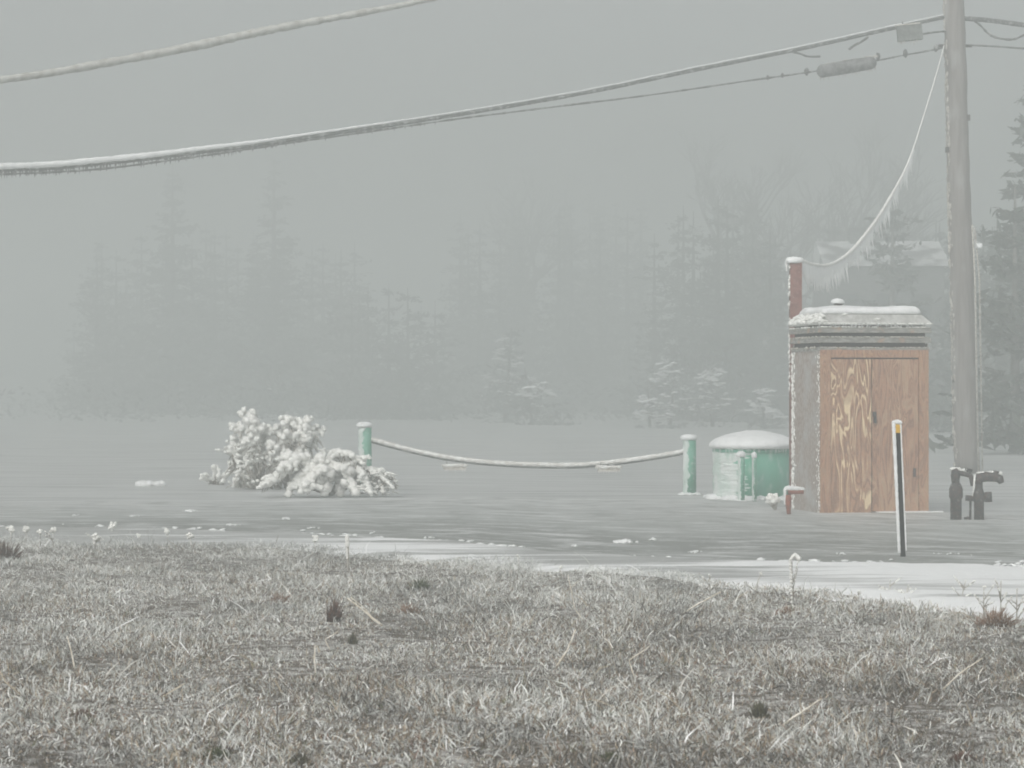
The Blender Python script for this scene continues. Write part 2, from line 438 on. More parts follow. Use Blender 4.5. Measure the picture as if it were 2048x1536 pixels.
_g = _t.nodes.new('ShaderNodeMix'); _g.data_type = 'RGBA'; _L(_n((.5, 4, 1), 3.0, 6), _g.inputs[0]); _g.inputs[6].default_value = (.22, .225, .215, 1); _g.inputs[7].default_value = (.52, .53, .52, 1)
_w = _t.nodes.new('ShaderNodeMix'); _w.data_type = 'RGBA'; _L(_mr.outputs[0], _w.inputs[0]); _L(_g.outputs[2], _w.inputs[6]); _w.inputs[7].default_value = (.86, .87, .87, 1)
_L(_w.outputs[2], _bs.inputs['Base Color'])
def vz(x, y, t):
    e = min(1, t * 6, (1 - t) * 9)
    return .016 + e * (.035 + .035 * float(fbm(np.array([x * 1.4]), np.array([y * 3.]), 21, 4)[0]) + .02 * max(0, min(1, x / 3)))
sheet('snow_verge', XS, lambda x: list(np.linspace(field_edge(x) - .7, snow_far(x) + rag(x, .9, .8, 12) + rag(x, .25, 4, 14), 26)), vz, verge_mat)
_me = bpy.data.objects['snow_verge'].data
_at = _me.attributes.new('cover', 'FLOAT', 'POINT')
_cx = [-60, -6, -4.5, -3.2, -1.5, -.2, .4, 1.0, 1.9, 2.4, 60]
_cy = [.24, .24, .30, .40, .52, .44, .34, .34, .44, .47, .47]
_vals = []
for i_, v_ in enumerate(_me.vertices):
    t_ = (i_ % 26) / 25
    c_ = float(np.interp(v_.co.x, _cx, _cy))
    if v_.co.x > .2: c_ += .22 * max(0, .35 - t_) / .35        # ragged snow along the grass, thinner toward the lane
    if v_.co.x < -1.5: c_ -= .10 * t_
    if v_.co.x > 1.4: c_ += .26 * max(0, t_ - .45) / .55 * min(1, (v_.co.x - 1.4))
    _vals.append(c_)
_at.data.foreach_set('value', _vals)

def field_h(x, y):
    return .05 + .09 * (fbm(x * .9, y * .9, 31, 4) - .5) + .05 * (fbm(x * .25, y * .25, 33, 2) - .5)
soil = mat('field_soil', (.12, .10, .08), .9, c2=(.46, .45, .43), scale=10, lo=.42, hi=.62, c3=(.05, .042, .032), s3=25, lo3=.5, hi3=.7, bump=.8, bscale=50)
def fz(x, y, t):
    h = float(field_h(np.array([x]), np.array([y]))[0])
    return h if t < .985 else -.03
sheet('field', XS, lambda x: list(np.linspace(-12, field_edge(x) + rag(x, 1.1, .9, 40), 150)), fz, soil, uv=False)

def drift(o, cx, cy, rad, n=16, name='snow_drift'):
    b = MB()
    for i in range(n):
        a = 6.283 * i / n + RND.uniform(-.2, .2)
        b.lump((cx + rad * math.cos(a) * RND.uniform(.9, 1.15), cy + rad * math.sin(a) * RND.uniform(.9, 1.15), .0), rad * RND.uniform(.22, .45) if rad < .2 else RND.uniform(.04, .10), (1.5, 1.3, .6), sub=1, amp=.5, seed=i)
    b.build(name, M['snow'], o)

# ------------------------------------------------------------------ matted, ice coated grass
def blades(name, n, seed, region, hrange, wrange, palette, flat, mats, label, density_fn=None, edge=True, cell=None):
    rng = np.random.default_rng(seed)
    x0, x1, y0, y1 = region
    # more blades near the camera
    u = rng.random(n * 2)
    y = y0 + (y1 - y0) * u ** 1.15
    x = (rng.random(n * 2) - .5) * 2 * (y * .205 + 1.4)
    ef = np.interp(x, ED[0], ED[1]) + .9 * (fbm(x * .9, x * 0 + 292., 40, 4) - .5)
    keep = y < ef + .10 * rng.standard_normal(n * 2)
    if density_fn is not None: keep &= rng.random(n * 2) < density_fn(x, y)
    x = x[keep][:n]; y = y[keep][:n]; n = len(x)
    z = field_h(x, y) - .004
    h = hrange[0] + (hrange[1] - hrange[0]) * rng.random(n) ** 1.8
    cl = np.clip((fbm(x * 2.6, y * 1.6, 51, 4) - .32) / .36, 0, 1)
    h *= .45 + 1.15 * cl
    wd = wrange[0] + (wrange[1] - wrange[0]) * rng.random(n)
    az = rng.random(n) * 2 * np.pi
    tilt = np.clip(rng.normal(flat, .35, n), .02, 1.5)            # from vertical
    d = np.stack([np.sin(tilt) * np.cos(az), np.sin(tilt) * np.sin(az), np.cos(tilt)], 1)
    bend = rng.normal(0, .35, (n, 3)); bend[:, 2] = -np.abs(bend[:, 2]) * .8
    p0 = np.stack([x, y, z], 1)
    p1 = p0 + d * (h * .55)[:, None]
    d2 = d + bend; d2 /= np.linalg.norm(d2, axis=1)[:, None]
    p2 = p1 + d2 * (h * .45)[:, None]
    p2[:, 2] = np.maximum(p2[:, 2], z + .004)
    side = np.cross(d, rng.normal(0, 1, (n, 3))); side /= (np.linalg.norm(side, axis=1)[:, None] + 1e-9)
    hw = (wd * .5)[:, None]
    V = np.stack([p0 - side * hw, p0 + side * hw, p1 - side * hw, p1 + side * hw, p2 - side * hw * .45, p2 + side * hw * .45], 1).reshape(-1, 3)
    me = bpy.data.meshes.new(name)
    base = np.arange(n) * 6
    Q = np.stack([np.stack([base, base + 1, base + 3, base + 2], 1), np.stack([base + 2, base + 3, base + 5, base + 4], 1)], 1).reshape(-1, 4)
    me.vertices.add(len(V)); me.vertices.foreach_set('co', V.astype(np.float32).ravel())
    me.loops.add(Q.size); me.loops.foreach_set('vertex_index', Q.astype(np.int32).ravel())
    me.polygons.add(len(Q)); me.polygons.foreach_set('loop_start', (np.arange(len(Q)) * 4).astype(np.int32))
    # the blade's own colour: iced, straw, brown, green
    pc = np.array([p[0] for p in palette]); pw = np.array([p[1] for p in palette]); pw = pw / pw.sum()
    patch = fbm(x * 1.1, y * .7, 61, 4)
    patch = np.clip((patch - .30) / .40, 0, 1)
    far = np.clip((y - 13) / 9, 0, 1)
    ew = np.exp(-np.clip(ef[keep][:n] - y, 0, 20) / 2.0)
    iced_p = np.clip(.33 + .26 * patch + .26 * far + .35 * ew * (x < 1.5), 0, .97)
    isice = rng.random(n) < iced_p
    k = rng.choice(len(pc), n, p=pw)
    col = pc[k].copy()
    ice = np.array([.82, .835, .82]) * (.62 + .55 * rng.random(n))[:, None]
    ice[:, 2] *= .97
    col[isice] = ice[isice]
    col *= (.72 + .5 * rng.random(n))[:, None]
    dk = np.clip((fbm(x * 1.7, y * 1.1, 71, 4) - .50) / .12, 0, 1) * (rng.random(n) < .60)
    col *= (1 - .62 * dk)[:, None]
    col = np.clip(col, 0, .9)
    ca = me.color_attributes.new('tint', 'FLOAT_COLOR', 'POINT')
    C4 = np.ones((n, 6, 4), np.float32); C4[:, :, :3] = col[:, None, :]
    ca.data.foreach_set('color', C4.ravel())
    me.update(); me.validate()
    me.materials.append(mats)
    o = bpy.data.objects.new(name, me); COL.objects.link(o)
    tag(o, label, 'grass', kind='stuff')
    return o
gm = bpy.data.materials.new('iced_grass'); gm.use_nodes = True
_b = gm.node_tree.nodes['Principled BSDF']; _a = gm.node_tree.nodes.new('ShaderNodeVertexColor'); _a.layer_name = 'tint'
gm.node_tree.links.new(_a.outputs[0], _b.inputs['Base Color']); _b.inputs['Roughness'].default_value = .35
_b.inputs['Specular IOR Level'].default_value = .6
ED = (np.linspace(-60, 60, 600), np.array([field_edge(q) for q in np.linspace(-60, 60, 600)]))
PAL = [((.38, .31, .22), 5), ((.25, .185, .125), 4), ((.13, .095, .065), 3), ((.045, .038, .030), 4), ((.12, .135, .06), 1), ((.24, .12, .075), .5)]
blades('frozen_grass', 430000, 7, (0, 0, 7.5, 30), (.016, .056), (.0024, .0056), PAL, .75, gm, 'short matted grass coated in ice across the whole foreground field')
blades('frozen_grass', 5000, 19, (0, 0, 7.5, 30), (.06, .17), (.004, .0075), [((.60, .58, .53), 5), ((.36, .30, .21), 3), ((.08, .06, .05), 2)], 1.0, gm, 'long iced straws lying over the matted grass')

# ------------------------------------------------------------------ tufts and stalks standing out of the grass
def gpt(px, py):
    """a point on the field or road surface seen at this pixel"""
    x, Y = gp(px, py)
    for _ in range(4):
        z = float(field_h(np.array([x]), np.array([Y]))[0]) if Y < field_edge(x) else .02
        Y = F * (CAMH - z) / (py - 768); x = (px - 1024) / F * Y
    return Vector((x, Y, z))
RND = random.Random(5)
def tuft(px, py, wpx, hpx, cols, label, name='grass_tuft', cat='grass tuft', n=90):
    n = int(n * 1.6); wpx *= 1.2; hpx *= 1.1
    c = gpt(px, py); k = PPM(c.y); r = wpx / k / 2; h = hpx / k
    b = MB()
    for i in range(n):
        a = RND.random() * 6.283; q = r * .85 * RND.random()
        p = c + Vector((math.cos(a) * q, math.sin(a) * q, -.01))
        L = h * RND.uniform(.25, 1.1) * (1.1 - .6 * q / r)
        a += RND.gauss(0, .9); out = RND.uniform(-.2, .8) * r
        tip = p + Vector((math.cos(a) * out, math.sin(a) * out, L))
        mid = (p + tip) / 2 + Vector((0, 0, L * .12))
        b.tube([p, mid, tip], [.0045, .0035, .001], 3)
    o = b.build(name, cols)
    tag(o, label, cat)
    # origin at base
    o.data.transform(Matrix.Translation(-c)); o.location = c
brown_t = mat('brown_tuft', (.11, .05, .03), .8, c2=(.05, .03, .022), scale=40)
green_t = mat('green_tuft', (.07, .085, .03), .8, c2=(.035, .045, .02), scale=40)
rust_t = mat('rusty_leaf', (.20, .105, .055), .8, c2=(.45, .42, .38), scale=60, lo=.45, hi=.65)
dark_t = mat('dark_tuft', (.035, .03, .022), .8, c2=(.09, .085, .04), scale=40)
tuft(8, 1118, 62, 36, brown_t, 'dark red-brown grass tuft at the left edge of the field near the road', n=130)
tuft(668, 1243, 26, 46, brown_t, 'tall narrow rusty brown tuft left of the long fallen straw')
tuft(843, 1180, 34, 24, green_t, 'small olive green tuft far out in the field, below the rope fence')
tuft(172, 1438, 60, 24, brown_t, 'low brown tuft in the lower left of the field')
tuft(432, 1517, 54, 26, green_t, 'dark olive green tuft at the bottom edge of the field, left of centre')
tuft(1220, 1522, 42, 22, green_t, 'olive green tuft at the bottom edge of the field, right of centre')
tuft(1518, 1434, 26, 34, dark_t, 'dark hollow tuft at the foot of the leaning straw stalk')
tuft(1575, 1229, 40, 18, rust_t, 'rusty brown tuft just below the tall hooked weed')
tuft(706, 1288, 14, 22, dark_t, 'tiny blackish tuft under the narrow rusty tuft')
tuft(600, 1528, 34, 26, dark_t, 'blackish tuft at the bottom edge beside the olive green one')
tuft(560, 1205, 44, 20, rust_t, 'faint brown tuft left of the fallen straw in the middle field')
tuft(1925, 1522, 40, 22, brown_t, 'brown tuft at the bottom right of the field')
tuft(815, 1228, 46, 22, rust_t, 'reddish tuft right of the fallen straw')

def stalk(pts, r, label, side=0):
    (px, py) = pts[0]
    c = gpt(px, py); Y = c.y
    pl = [c]
    for (qx, qy) in pts[1:]:
        pl.append(P(qx, qy, Y + side))
    b = MB(); n = len(pl); rr = [r * RND.uniform(.8, 1.15) * (1 - .35 * i / n) for i in range(n)]
    fine = []
    for i in range(n - 1):
        for q in range(4): fine.append(pl[i].lerp(pl[i + 1], q / 4) + Vector((0, 0, RND.uniform(-.003, .003))))
    fine.append(pl[-1])
    b.tube(fine, [r * (1.1 - .5 * i / len(fine)) * RND.uniform(.75, 1.25) for i in range(len(fine))], 5)
    o = b.build('straw_stalk', M['straw'])
    tag(o, label, 'straw', 'ice coated straw stalks')
    o.data.transform(Matrix.Translation(-c)); o.location = c
M['straw'] = mat('iced_straw', (.80, .76, .68), .4, c2=(.60, .53, .42), scale=20, spec=.5)
stalk([(764, 1252), (728, 1222), (694, 1196)], .008, 'pale straw lying diagonally between the rusty tuft and the reddish tuft')
stalk([(748, 1240), (725, 1212), (702, 1195)], .005, 'thin second straw just above the thick fallen one')
stalk([(1366, 1226), (1400, 1205), (1442, 1184)], .006, 'straw stalk leaning right at the top of the field, right of centre')
stalk([(1562, 1452), (1600, 1426), (1642, 1398)], .006, 'straw stalk leaning right beside the dark hollow tuft')
stalk([(1112, 1335), (1135, 1300), (1152, 1258)], .006, 'long pale stalk leaning right in the centre of the field')
stalk([(150, 1340), (142, 1300), (134, 1272)], .005, 'thin stalk leaning left on the far left of the field')
stalk([(632, 1350), (629, 1320), (630, 1292)], .005, 'short upright stalk below the narrow rusty tuft')
stalk([(1168, 1243), (1150, 1218), (1136, 1150)], .004, 'slender stalk standing at the field edge in the middle')
stalk([(1270, 1360), (1258, 1320), (1300, 1292)], .004, 'crooked stalk right of the long pale stalk')
stalk([(1716, 1498), (1712, 1470), (1706, 1452)], .004, 'dark little stalk low on the right of the field')
stalk([(1880, 1386), (1915, 1350), (1965, 1316)], .005, 'stalk bending right near the right edge of the field')
stalk([(660, 1300), (650, 1280), (676, 1262)], .004, 'bent bit of straw beneath the rusty tuft')

def weed(px, py, top, label, kind='knob', lean=0, knob=8, name='frosted_weed', branches=0):
    c = gpt(px, py); k = PPM(c.y); h = (py - top) / k; ln = lean / k
    o = thing(name, label, 'weed', c, 'frost capped weeds along the field edge')
    s = MB(); r = MB()
    tip = c + Vector((ln, 0, h))
    mid = c.lerp(tip, .5) + Vector((-ln * .25, .01, 0))
    if kind == 'hook':
        pts = [c, c + Vector((-.005, 0, h * .5)), c + Vector((-.01, 0, h * .9)), c + Vector((.02, 0, h)), c + Vector((.05, 0, h * .93))]
        s.tube(pts, .005, 5)
        for i in range(26):
            t = i / 25; j = min(3, int(t * 4)); q = pts[j].lerp(pts[j + 1], t * 4 - j) if j < 4 else pts[-1]
            r.lump(q + Vector((-.008, 0, 0)), RND.uniform(.010, .019) * (.7 + .5 * t), sub=1, seed=i)
    else:
        s.tube([c, mid, tip], [.005, .004, .003], 5)
        nk = max(5, int(knob * 1.3))
        kr = knob * .52 / k
        for i in range(nk):
            q = tip + Vector((RND.gauss(0, .55), RND.gauss(0, .5), RND.uniform(-1.6, .5))) * kr * .6
            r.lump(q, kr * RND.uniform(.22, .5), amp=.5, sub=2, seed=i + px)
        for i in range(7):
            r.lump(c.lerp(tip, RND.uniform(.3, 1)), kr * .22, sub=1, seed=i)
    for j in range(branches):
        b0 = c.lerp(tip, RND.uniform(.05, .7)); a = RND.choice((-1, 1))
        b1 = b0 + Vector((a * RND.uniform(.02, .10), RND.uniform(-.03, .03), RND.uniform(.04, .14) * h / .25))
        s.tube([b0, b1], [.004, .002], 4)
        for q in range(4): r.lump(b0.lerp(b1, RND.uniform(.4, 1)), RND.uniform(.005, .010), sub=1, seed=q)
    s.build('stem', M['thin_rime'], o); r.build('frost', M['rime'], o)
weed(22, 1085, 1056, 'stubby frost capped weed at the far left by the road', knob=16)
weed(52, 1088, 1056, 'second frost capped weed from the left edge, by the road', knob=14)
weed(80, 1092, 1062, 'frosted weed between the left edge cluster and the lone tall one', knob=12)
weed(106, 1096, 1058, 'tall frosted weed with a round white head, left of the field edge', knob=14, branches=3)
weed(190, 1098, 1072, 'low bushy frosted weed left of the square snow knob', knob=17, branches=5)
weed(224, 1072, 1048, 'square white snow knob on a short stem in the icy road', knob=16)
weed(278, 1088, 1070, 'tiny frost capped weed right of the square snow knob', knob=10)
weed(335, 1090, 1060, 'upright oval frost capped weed, left field edge', knob=13)
weed(384, 1100, 1070, 'frost capped weed leaning left, below the ice laden shrub', knob=14, lean=-4)
weed(630, 1102, 1074, 'small round frosted weed left of the pale stake', knob=14)
weed(1420, 1195, 1150, 'thin frosted weed at the field edge in the middle right', knob=7, branches=4)
weed(1022 + 15, 1140, 1112, 'small frosted weed at the tip of the grass, centre', knob=9)
weed(1122, 1160, 1132, 'short frosted weed right of centre at the field edge', knob=9, branches=2)
weed(1512, 1190, 1146, 'bent white frosted stalk left of the tall hooked weed', knob=10, lean=10, branches=3)
weed(1586, 1212, 1110, 'tall hooked weed thick with frost at the field edge', kind='hook', branches=3)
weed(1780, 1198, 1160, 'spiky little weed on the snow, below the black marker post', knob=5, branches=8)
weed(1812, 1204, 1170, 'small brown weed on the snow right of the spiky one', knob=4, branches=6, lean=5)
weed(1718, 1210, 1182, 'round frosted weed head left of the marker post foot', knob=9)
weed(1924, 1210, 1160, 'slender weed leaning on the snow, right side', knob=4, branches=5, lean=8)
weed(1968, 1238, 1172, 'dark stemmed frosted weed beside the rusty leaves', knob=8, branches=6)
weed(2002, 1240, 1162, 'tallest thin weed near the right edge of the field', knob=5, branches=5)
weed(2034, 1246, 1178, 'frosted weed against the right edge of the field', knob=6, branches=6)
tuft(1990, 1250, 70, 34, rust_t, 'bunch of rusty orange leaves at the right end of the field', name='leaf_clump', cat='leaves', n=120)

# pale stake
c = gpt(696, 1140); k = PPM(c.y)
st = thing('wooden_stake', 'thin pale stake with a frost cap standing at the left field edge', 'stake', c)
b = MB(); b.tube([c - Vector((0, 0, .03)), c + Vector((-.002, 0, 66 / k))], [.010, .010], 6); b.build('shaft', M['thin_rime'], st)
b = MB()
for i in range(14): b.lump(c + Vector((-.006, 0, (66 - 3.2 * i) / k)), (.022 if i < 6 else .013) * RND.uniform(.8, 1.1), sub=1, seed=i)
b.build('frost', M['rime'], st)

# snow clods on the road
def clod(px, py, wpx, hpx, label, n=3):
    c = Vector(P(px, py, GY(py))); c.z = .02
    k = PPM(c.y); b = MB()
    for i in range(n * 4):
        t = max(-.6, min(.6, RND.gauss(0, .27)))
        q = RND.uniform(.12, .5) * (1.1 - abs(t)) 
        b.lump(c + Vector((t * wpx / k, RND.gauss(0, .06), q * hpx / k * .35)), hpx / k * q, (1.5, 1.3, .75), sub=1, amp=.6, seed=i + px)
    o = b.build('snow_clod', M['snow']); tag(o, label, 'snow clod', 'snow clods on the icy road')
    o.data.transform(Matrix.Translation(-c)); o.location = c
clod(376, 1026, 26, 9, 'snow clod on the road in front of the shrub, farthest left')
clod(571, 1042, 13, 11, 'small round snow clod below the low shrub')
clod(462, 1054, 28, 7, 'flat snow clod left of the small round one', 4)
clod(626, 1060, 22, 6, 'flat snow clod right of the small round one', 3)
clod(1250, 1090, 42, 15, 'lumpy row of snow clods in the middle of the road', 5)
clod(1304, 1084, 18, 10, 'small snow clod right of the lumpy row', 2)
clod(925, 1096, 60, 8, 'long flat crumbled snow clod at the road edge', 7)
clod(268, 1036, 26, 5, 'thin pale snow smear with a ridge at the left of the road', 3)

for (x_, y_, a_, b_, t_) in ((860, 1080, 24, 6, 'thin snow clod at the far side of the long crumbled one'), (1030, 1102, 16, 7, 'single snow clod between the long one and the lumpy row'),
        (1150, 1096, 12, 5, 'tiny snow clod left of the lumpy row'), (1390, 1108, 34, 6, 'flat snow clod before the tall hooked weed'), (745, 1070, 20, 5, 'flat snow clod behind the pale stake'),
        (152, 1034, 14, 5, 'tiny snow clod far left on the road'), (1680, 1112, 30, 5, 'thin snow clod left of the marker post foot'), (1900, 1112, 60, 5, 'long thin snow ridge right of the marker post')):
    clod(x_, y_, a_, b_, t_, 3)

b = MB()
for i in range(2400):
    x = RND.uniform(-7, 6.5)
    y = snow_far(x) + RND.gauss(0, .28) if i % 3 else field_edge(x) + abs(RND.gauss(0, .5))
    if mnoise.noise(Vector((x * 1.3, y * .8, 4))) < -.05: continue
    b.lump((x, y, .03 if y > field_edge(x) + .2 else .05), RND.uniform(.006, .022) * (2.0 if RND.random() < .06 else 1), (1.8, 1.5, .6), sub=1, amp=.6, seed=i)
o = b.build('slush_crumbs', M['snow']); tag(o, 'crumbs of frozen slush strewn along the edges of the icy road', 'slush', kind='stuff')

# ------------------------------------------------------------------ ice laden shrubs
def fingers(b, base, tip, r0, r1, n, droop=0., seed=0, amp=.45, arc=0.):
    sw = Vector((RND.gauss(0, .5), 0, RND.uniform(.2, 1))) * arc
    for i in range(n):
        t = i / max(1, n - 1)
        p = base.lerp(tip, t) + sw * (4 * t * (1 - t)); p.z -= droop * t * t
        r = r0 + (r1 - r0) * t
        b.lump(p + Vector((RND.uniform(-.3, .3), RND.uniform(-.3, .3), RND.uniform(-.3, .3))) * r, r * RND.uniform(.75, 1.25), (1.1, 1, .9), amp=amp, sub=2, seed=seed + i)

c = P(545, 975, 38.4); c.z = 0; k = PPM(c.y)
sh = thing('ice_laden_shrub', 'tall upright shrub bent under thick white rime, left of the green posts', 'shrub', c)
tw = MB(); ri = MB(); fine = MB()
heads = [(497, 838, 17), (480, 856, 13), (512, 852, 13), (468, 880, 11), (500, 880, 13), (520, 872, 12), (540, 862, 11), (560, 858, 12), (577, 842, 14), (592, 848, 12),
         (608, 848, 15), (624, 860, 13), (636, 864, 9), (552, 880, 13), (572, 872, 14), (590, 872, 13), (610, 872, 12), (545, 895, 13), (565, 890, 12), (462, 900, 9),
         (590, 905, 11), (575, 912, 11), (600, 893, 9), (560, 915, 10), (515, 900, 9), (485, 905, 8), (645, 905, 6), (465, 925, 7), (495, 925, 8), (480, 945, 7), (470, 962, 7)]
for i, (hx, hy, hr) in enumerate(heads):
    d = RND.uniform(-.35, .35)
    tip = P(hx, hy, c.y + d)
    root = c + Vector(((hx - 545) / k * .55, d * .4, 0))
    mid = root.lerp(tip, .55) + Vector((RND.uniform(-.04, .04), 0, RND.uniform(-.02, .06)))
    tw.tube([root, mid, tip], [.016, .011, .006], 5)
    for j in range(22):
        ri.lump(tip + Vector((RND.gauss(0, .55), RND.gauss(0, .5), RND.gauss(-.1, .5))) * hr / k, hr / k * RND.uniform(.28, .56), amp=.6, sub=2, seed=i * 10 + j)
    fingers(ri, tip, mid.lerp(tip, .1), hr / k * .5, hr / k * .28, 11, seed=i)
    for j in range(5):
        a = tip.lerp(mid, RND.random()); e = a + Vector((RND.gauss(0, .10), RND.gauss(0, .10), RND.uniform(-.10, .05)))
        fingers(ri, a, e, .030, .018, 6, seed=j)
    for j in range(34):      # fine drooping rimed twigs under each head
        a = tip.lerp(root, RND.uniform(0, .8)) + Vector((RND.gauss(0, .03), RND.gauss(0, .05), 0))
        e = a + Vector((RND.gauss(0, .07), RND.gauss(0, .07), -RND.uniform(.03, .20)))
        if e.z < .01: e.z = .01
        (fine if j % 4 else tw).tube([a, a.lerp(e, .5) + Vector((RND.gauss(0, .012), 0, 0)), e], [.009, .008, .004], 4)
tw.build('branch', M['twig'], sh); fine.build('twigs', M['thin_rime'], sh); ri.build('rime', M['rime'], sh)

c = P(660, 993, 35.8); c.z = 0; k = PPM(c.y)
sh = thing('ice_laden_bush', 'low spreading bush buried under knobbly white ice, at the foot of the left green post', 'shrub', c)
tw = MB(); ri = MB()
arms = [((600, 925), (530, 968), 11), ((610, 915), (560, 940), 10), ((640, 925), (575, 990), 10), ((640, 918), (600, 985), 11), ((650, 930), (615, 980), 11),
        ((660, 922), (650, 985), 11), ((690, 930), (680, 990), 11), ((690, 918), (712, 985), 10), ((700, 925), (740, 985), 9), ((720, 935), (765, 985), 7), ((720, 932), (785, 975), 5),
        ((730, 942), (792, 962), 5), ((700, 918), (725, 925), 8), ((600, 920), (565, 915), 9), ((660, 915), (705, 912), 8), ((620, 930), (545, 958), 11), ((645, 935), (700, 940), 11),
        ((655, 940), (640, 960), 12), ((590, 935), (640, 930), 11), ((680, 945), (735, 960), 9), ((560, 958), (522, 972), 8), ((600, 945), (660, 945), 12), ((640, 950), (690, 965), 11),
        ((750, 955), (780, 950), 5), ((735, 948), (770, 942), 5)]
for i, (a, e, r) in enumerate(arms):
    d0 = RND.uniform(-.05, .25); d1 = d0 - RND.uniform(.1, .5)
    A = P(*a, c.y + d0); E = P(*e, c.y + d1)
    A.z = max(A.z, .05); E.z = max(E.z, .03)
    L = (A - E).length
    fingers(ri, A, E, r / k * .9, r / k * .72, max(7, int(L / (r / k) * 1.9)), seed=i * 7, arc=L * .17)
    for j in range(5):
        a_ = A.lerp(E, RND.random()) + Vector((RND.gauss(0, .05), RND.gauss(0, .05), RND.uniform(-.02, .06))); e_ = a_ + Vector((RND.gauss(0, .11), RND.gauss(0, .08), -RND.uniform(.0, .10)))
        e_.z = max(e_.z, .03); a_.z = max(a_.z, .04)
        fingers(ri, a_, e_, r / k * .6, r / k * .42, 5, seed=i * 7 + j, arc=.04)
    tw.tube([c + Vector((0, .1, 0)), A, E], [.014, .010, .006], 5)
    for j in range(12):
        q = A.lerp(E, RND.random()); q2 = q + Vector((RND.gauss(0, .06), RND.gauss(0, .05), -RND.uniform(.04, .14)))
        q2.z = max(q2.z, 0.01); tw.tube([q, q2], [.007, .004], 4)
for i in range(60):
    a = P(RND.uniform(700, 790), RND.uniform(940, 985), c.y + RND.uniform(-.3, .2)); a.z = max(a.z, .03)
    ri.tube([a, a + Vector((RND.uniform(.03, .16), 0, -RND.uniform(-.04, .07)))], [.022, .008], 5)
tw.build('branch', M['twig'], sh); ri.build('rime', M['rime'], sh)

c = P(432, 968, 39.8); c.z = 0; k = PPM(c.y)
sh = thing('ice_laden_bush', 'small low clump of iced twigs left of the tall white shrub', 'shrub', c)
tw = MB(); ri = MB()
for i in range(18):
    t = P(RND.uniform(402, 462), RND.uniform(932, 962), c.y + RND.uniform(-.2, .2)); t.z = max(.04, t.z)
    b0 = c + Vector((RND.uniform(-.12, .12), 0, 0)); tw.tube([b0, t], [.009, .005], 4)
    fingers(ri, t, b0.lerp(t, .5), .035, .022, 6, seed=i)
tw.build('branch', M['twig'], sh); ri.build('rime', M['rime'], sh)
c = P(302, 972, 39.2); c.z = 0
b = MB()
for i in range(6): b.lump(c + Vector((-.16 + i * .065, RND.uniform(-.05, .05), .03)), .075 * RND.uniform(.7, 1.1), (1.1, 1, .75), sub=2, amp=.4, seed=i)
o = b.build('snow_mound', M['snow']); tag(o, 'small flat mound of snow alone on the ice, far left', 'snow mound'); o.data.transform(Matrix.Translation(-c)); o.location = c

# ------------------------------------------------------------------ green posts and rope
def post(px, topy, basey, Y, wpx, label, lean=0, capw=1.3):
    c = P(px, basey, Y); c.z = 0
    k = PPM(Y); h = CAMH - (topy - 768) / F * Y; r = wpx / k / 2
    o = thing('green_post', label, 'post', c, 'green painted posts')
    b = MB(); b.tube([c + Vector((0, 0, -.02)), c + Vector((0, 0, h))], [r, r * .97], 20); b.build('pipe', M['green'], o)
    s = MB()
    s.lathe([(r * 1.15, h - .015), (r * capw, h + .005), (r * capw * 1.02, h + .03), (r * capw * .85, h + .055), (r * .4, h + .07), (.001, h + .072)], c.x - r * .15, c.y, 18, .15, px)
    s.build('snow_cap', M['snow'], o)
    f = MB()
    shell(f, c.x, c.y, r, .01, h, 150, 268, px, r * .16)
    f.build('frost', M['glaze'], o)
    drift(o, c.x, c.y, r * 1.3)
    return c, h, r
pl = post(731, 853, 984, 37.0, 25, 'left green post standing behind the iced bush')
pr = post(1380, 878, 990, 36.4, 25, 'green post at the right end of the sagging rope')
A = Vector((pl[0].x + pl[2] * .9, pl[0].y, CAMH - (880 - 768) / F * 37)); 
ropepx = [(742, 880), (790, 893), (840, 905), (890, 915), (950, 923), (1010, 928), (1080, 931), (1150, 931), (1220, 926), (1290, 917), (1340, 909), (1370, 903)]
rp = [P(x, y, 37.0 + (36.4 - 37.0) * (x - 742) / 628) for x, y in ropepx]
ro = thing('rope_barrier', 'thick frosted rope sagging between the two green posts', 'rope', rp[0])
def densify(pl_, n):
    """Catmull-Rom through the points"""
    out = []
    N = len(pl_)
    for i in range(N - 1):
        p0, p1, p2, p3 = pl_[max(0, i - 1)], pl_[i], pl_[i + 1], pl_[min(N - 1, i + 2)]
        for q in range(n):
            t = q / n
            out.append(.5 * ((2 * p1) + (p2 - p0) * t + (2 * p0 - 5 * p1 + 4 * p2 - p3) * t * t + (3 * p1 - p0 - 3 * p2 + p3) * t ** 3))
    out.append(pl_[-1]); return out
rd = densify(rp, 10)
b = MB(); b.tube([q - Vector((0, 0, .025)) for q in rd], .018, 8); b.build('rope', M['cable'], ro)
b = MB(); b.tube([q + Vector((0, 0, .012 + RND.uniform(-.003, .003))) for q in rd], [.034 * RND.uniform(.88, 1.12) for _ in rd], 9)
for i in range(60):
    q = RND.choice(rd); b.icicle(q - Vector((0, 0, .03)), RND.uniform(.02, .05), .007)
b.build('frost', M['rope'], ro)
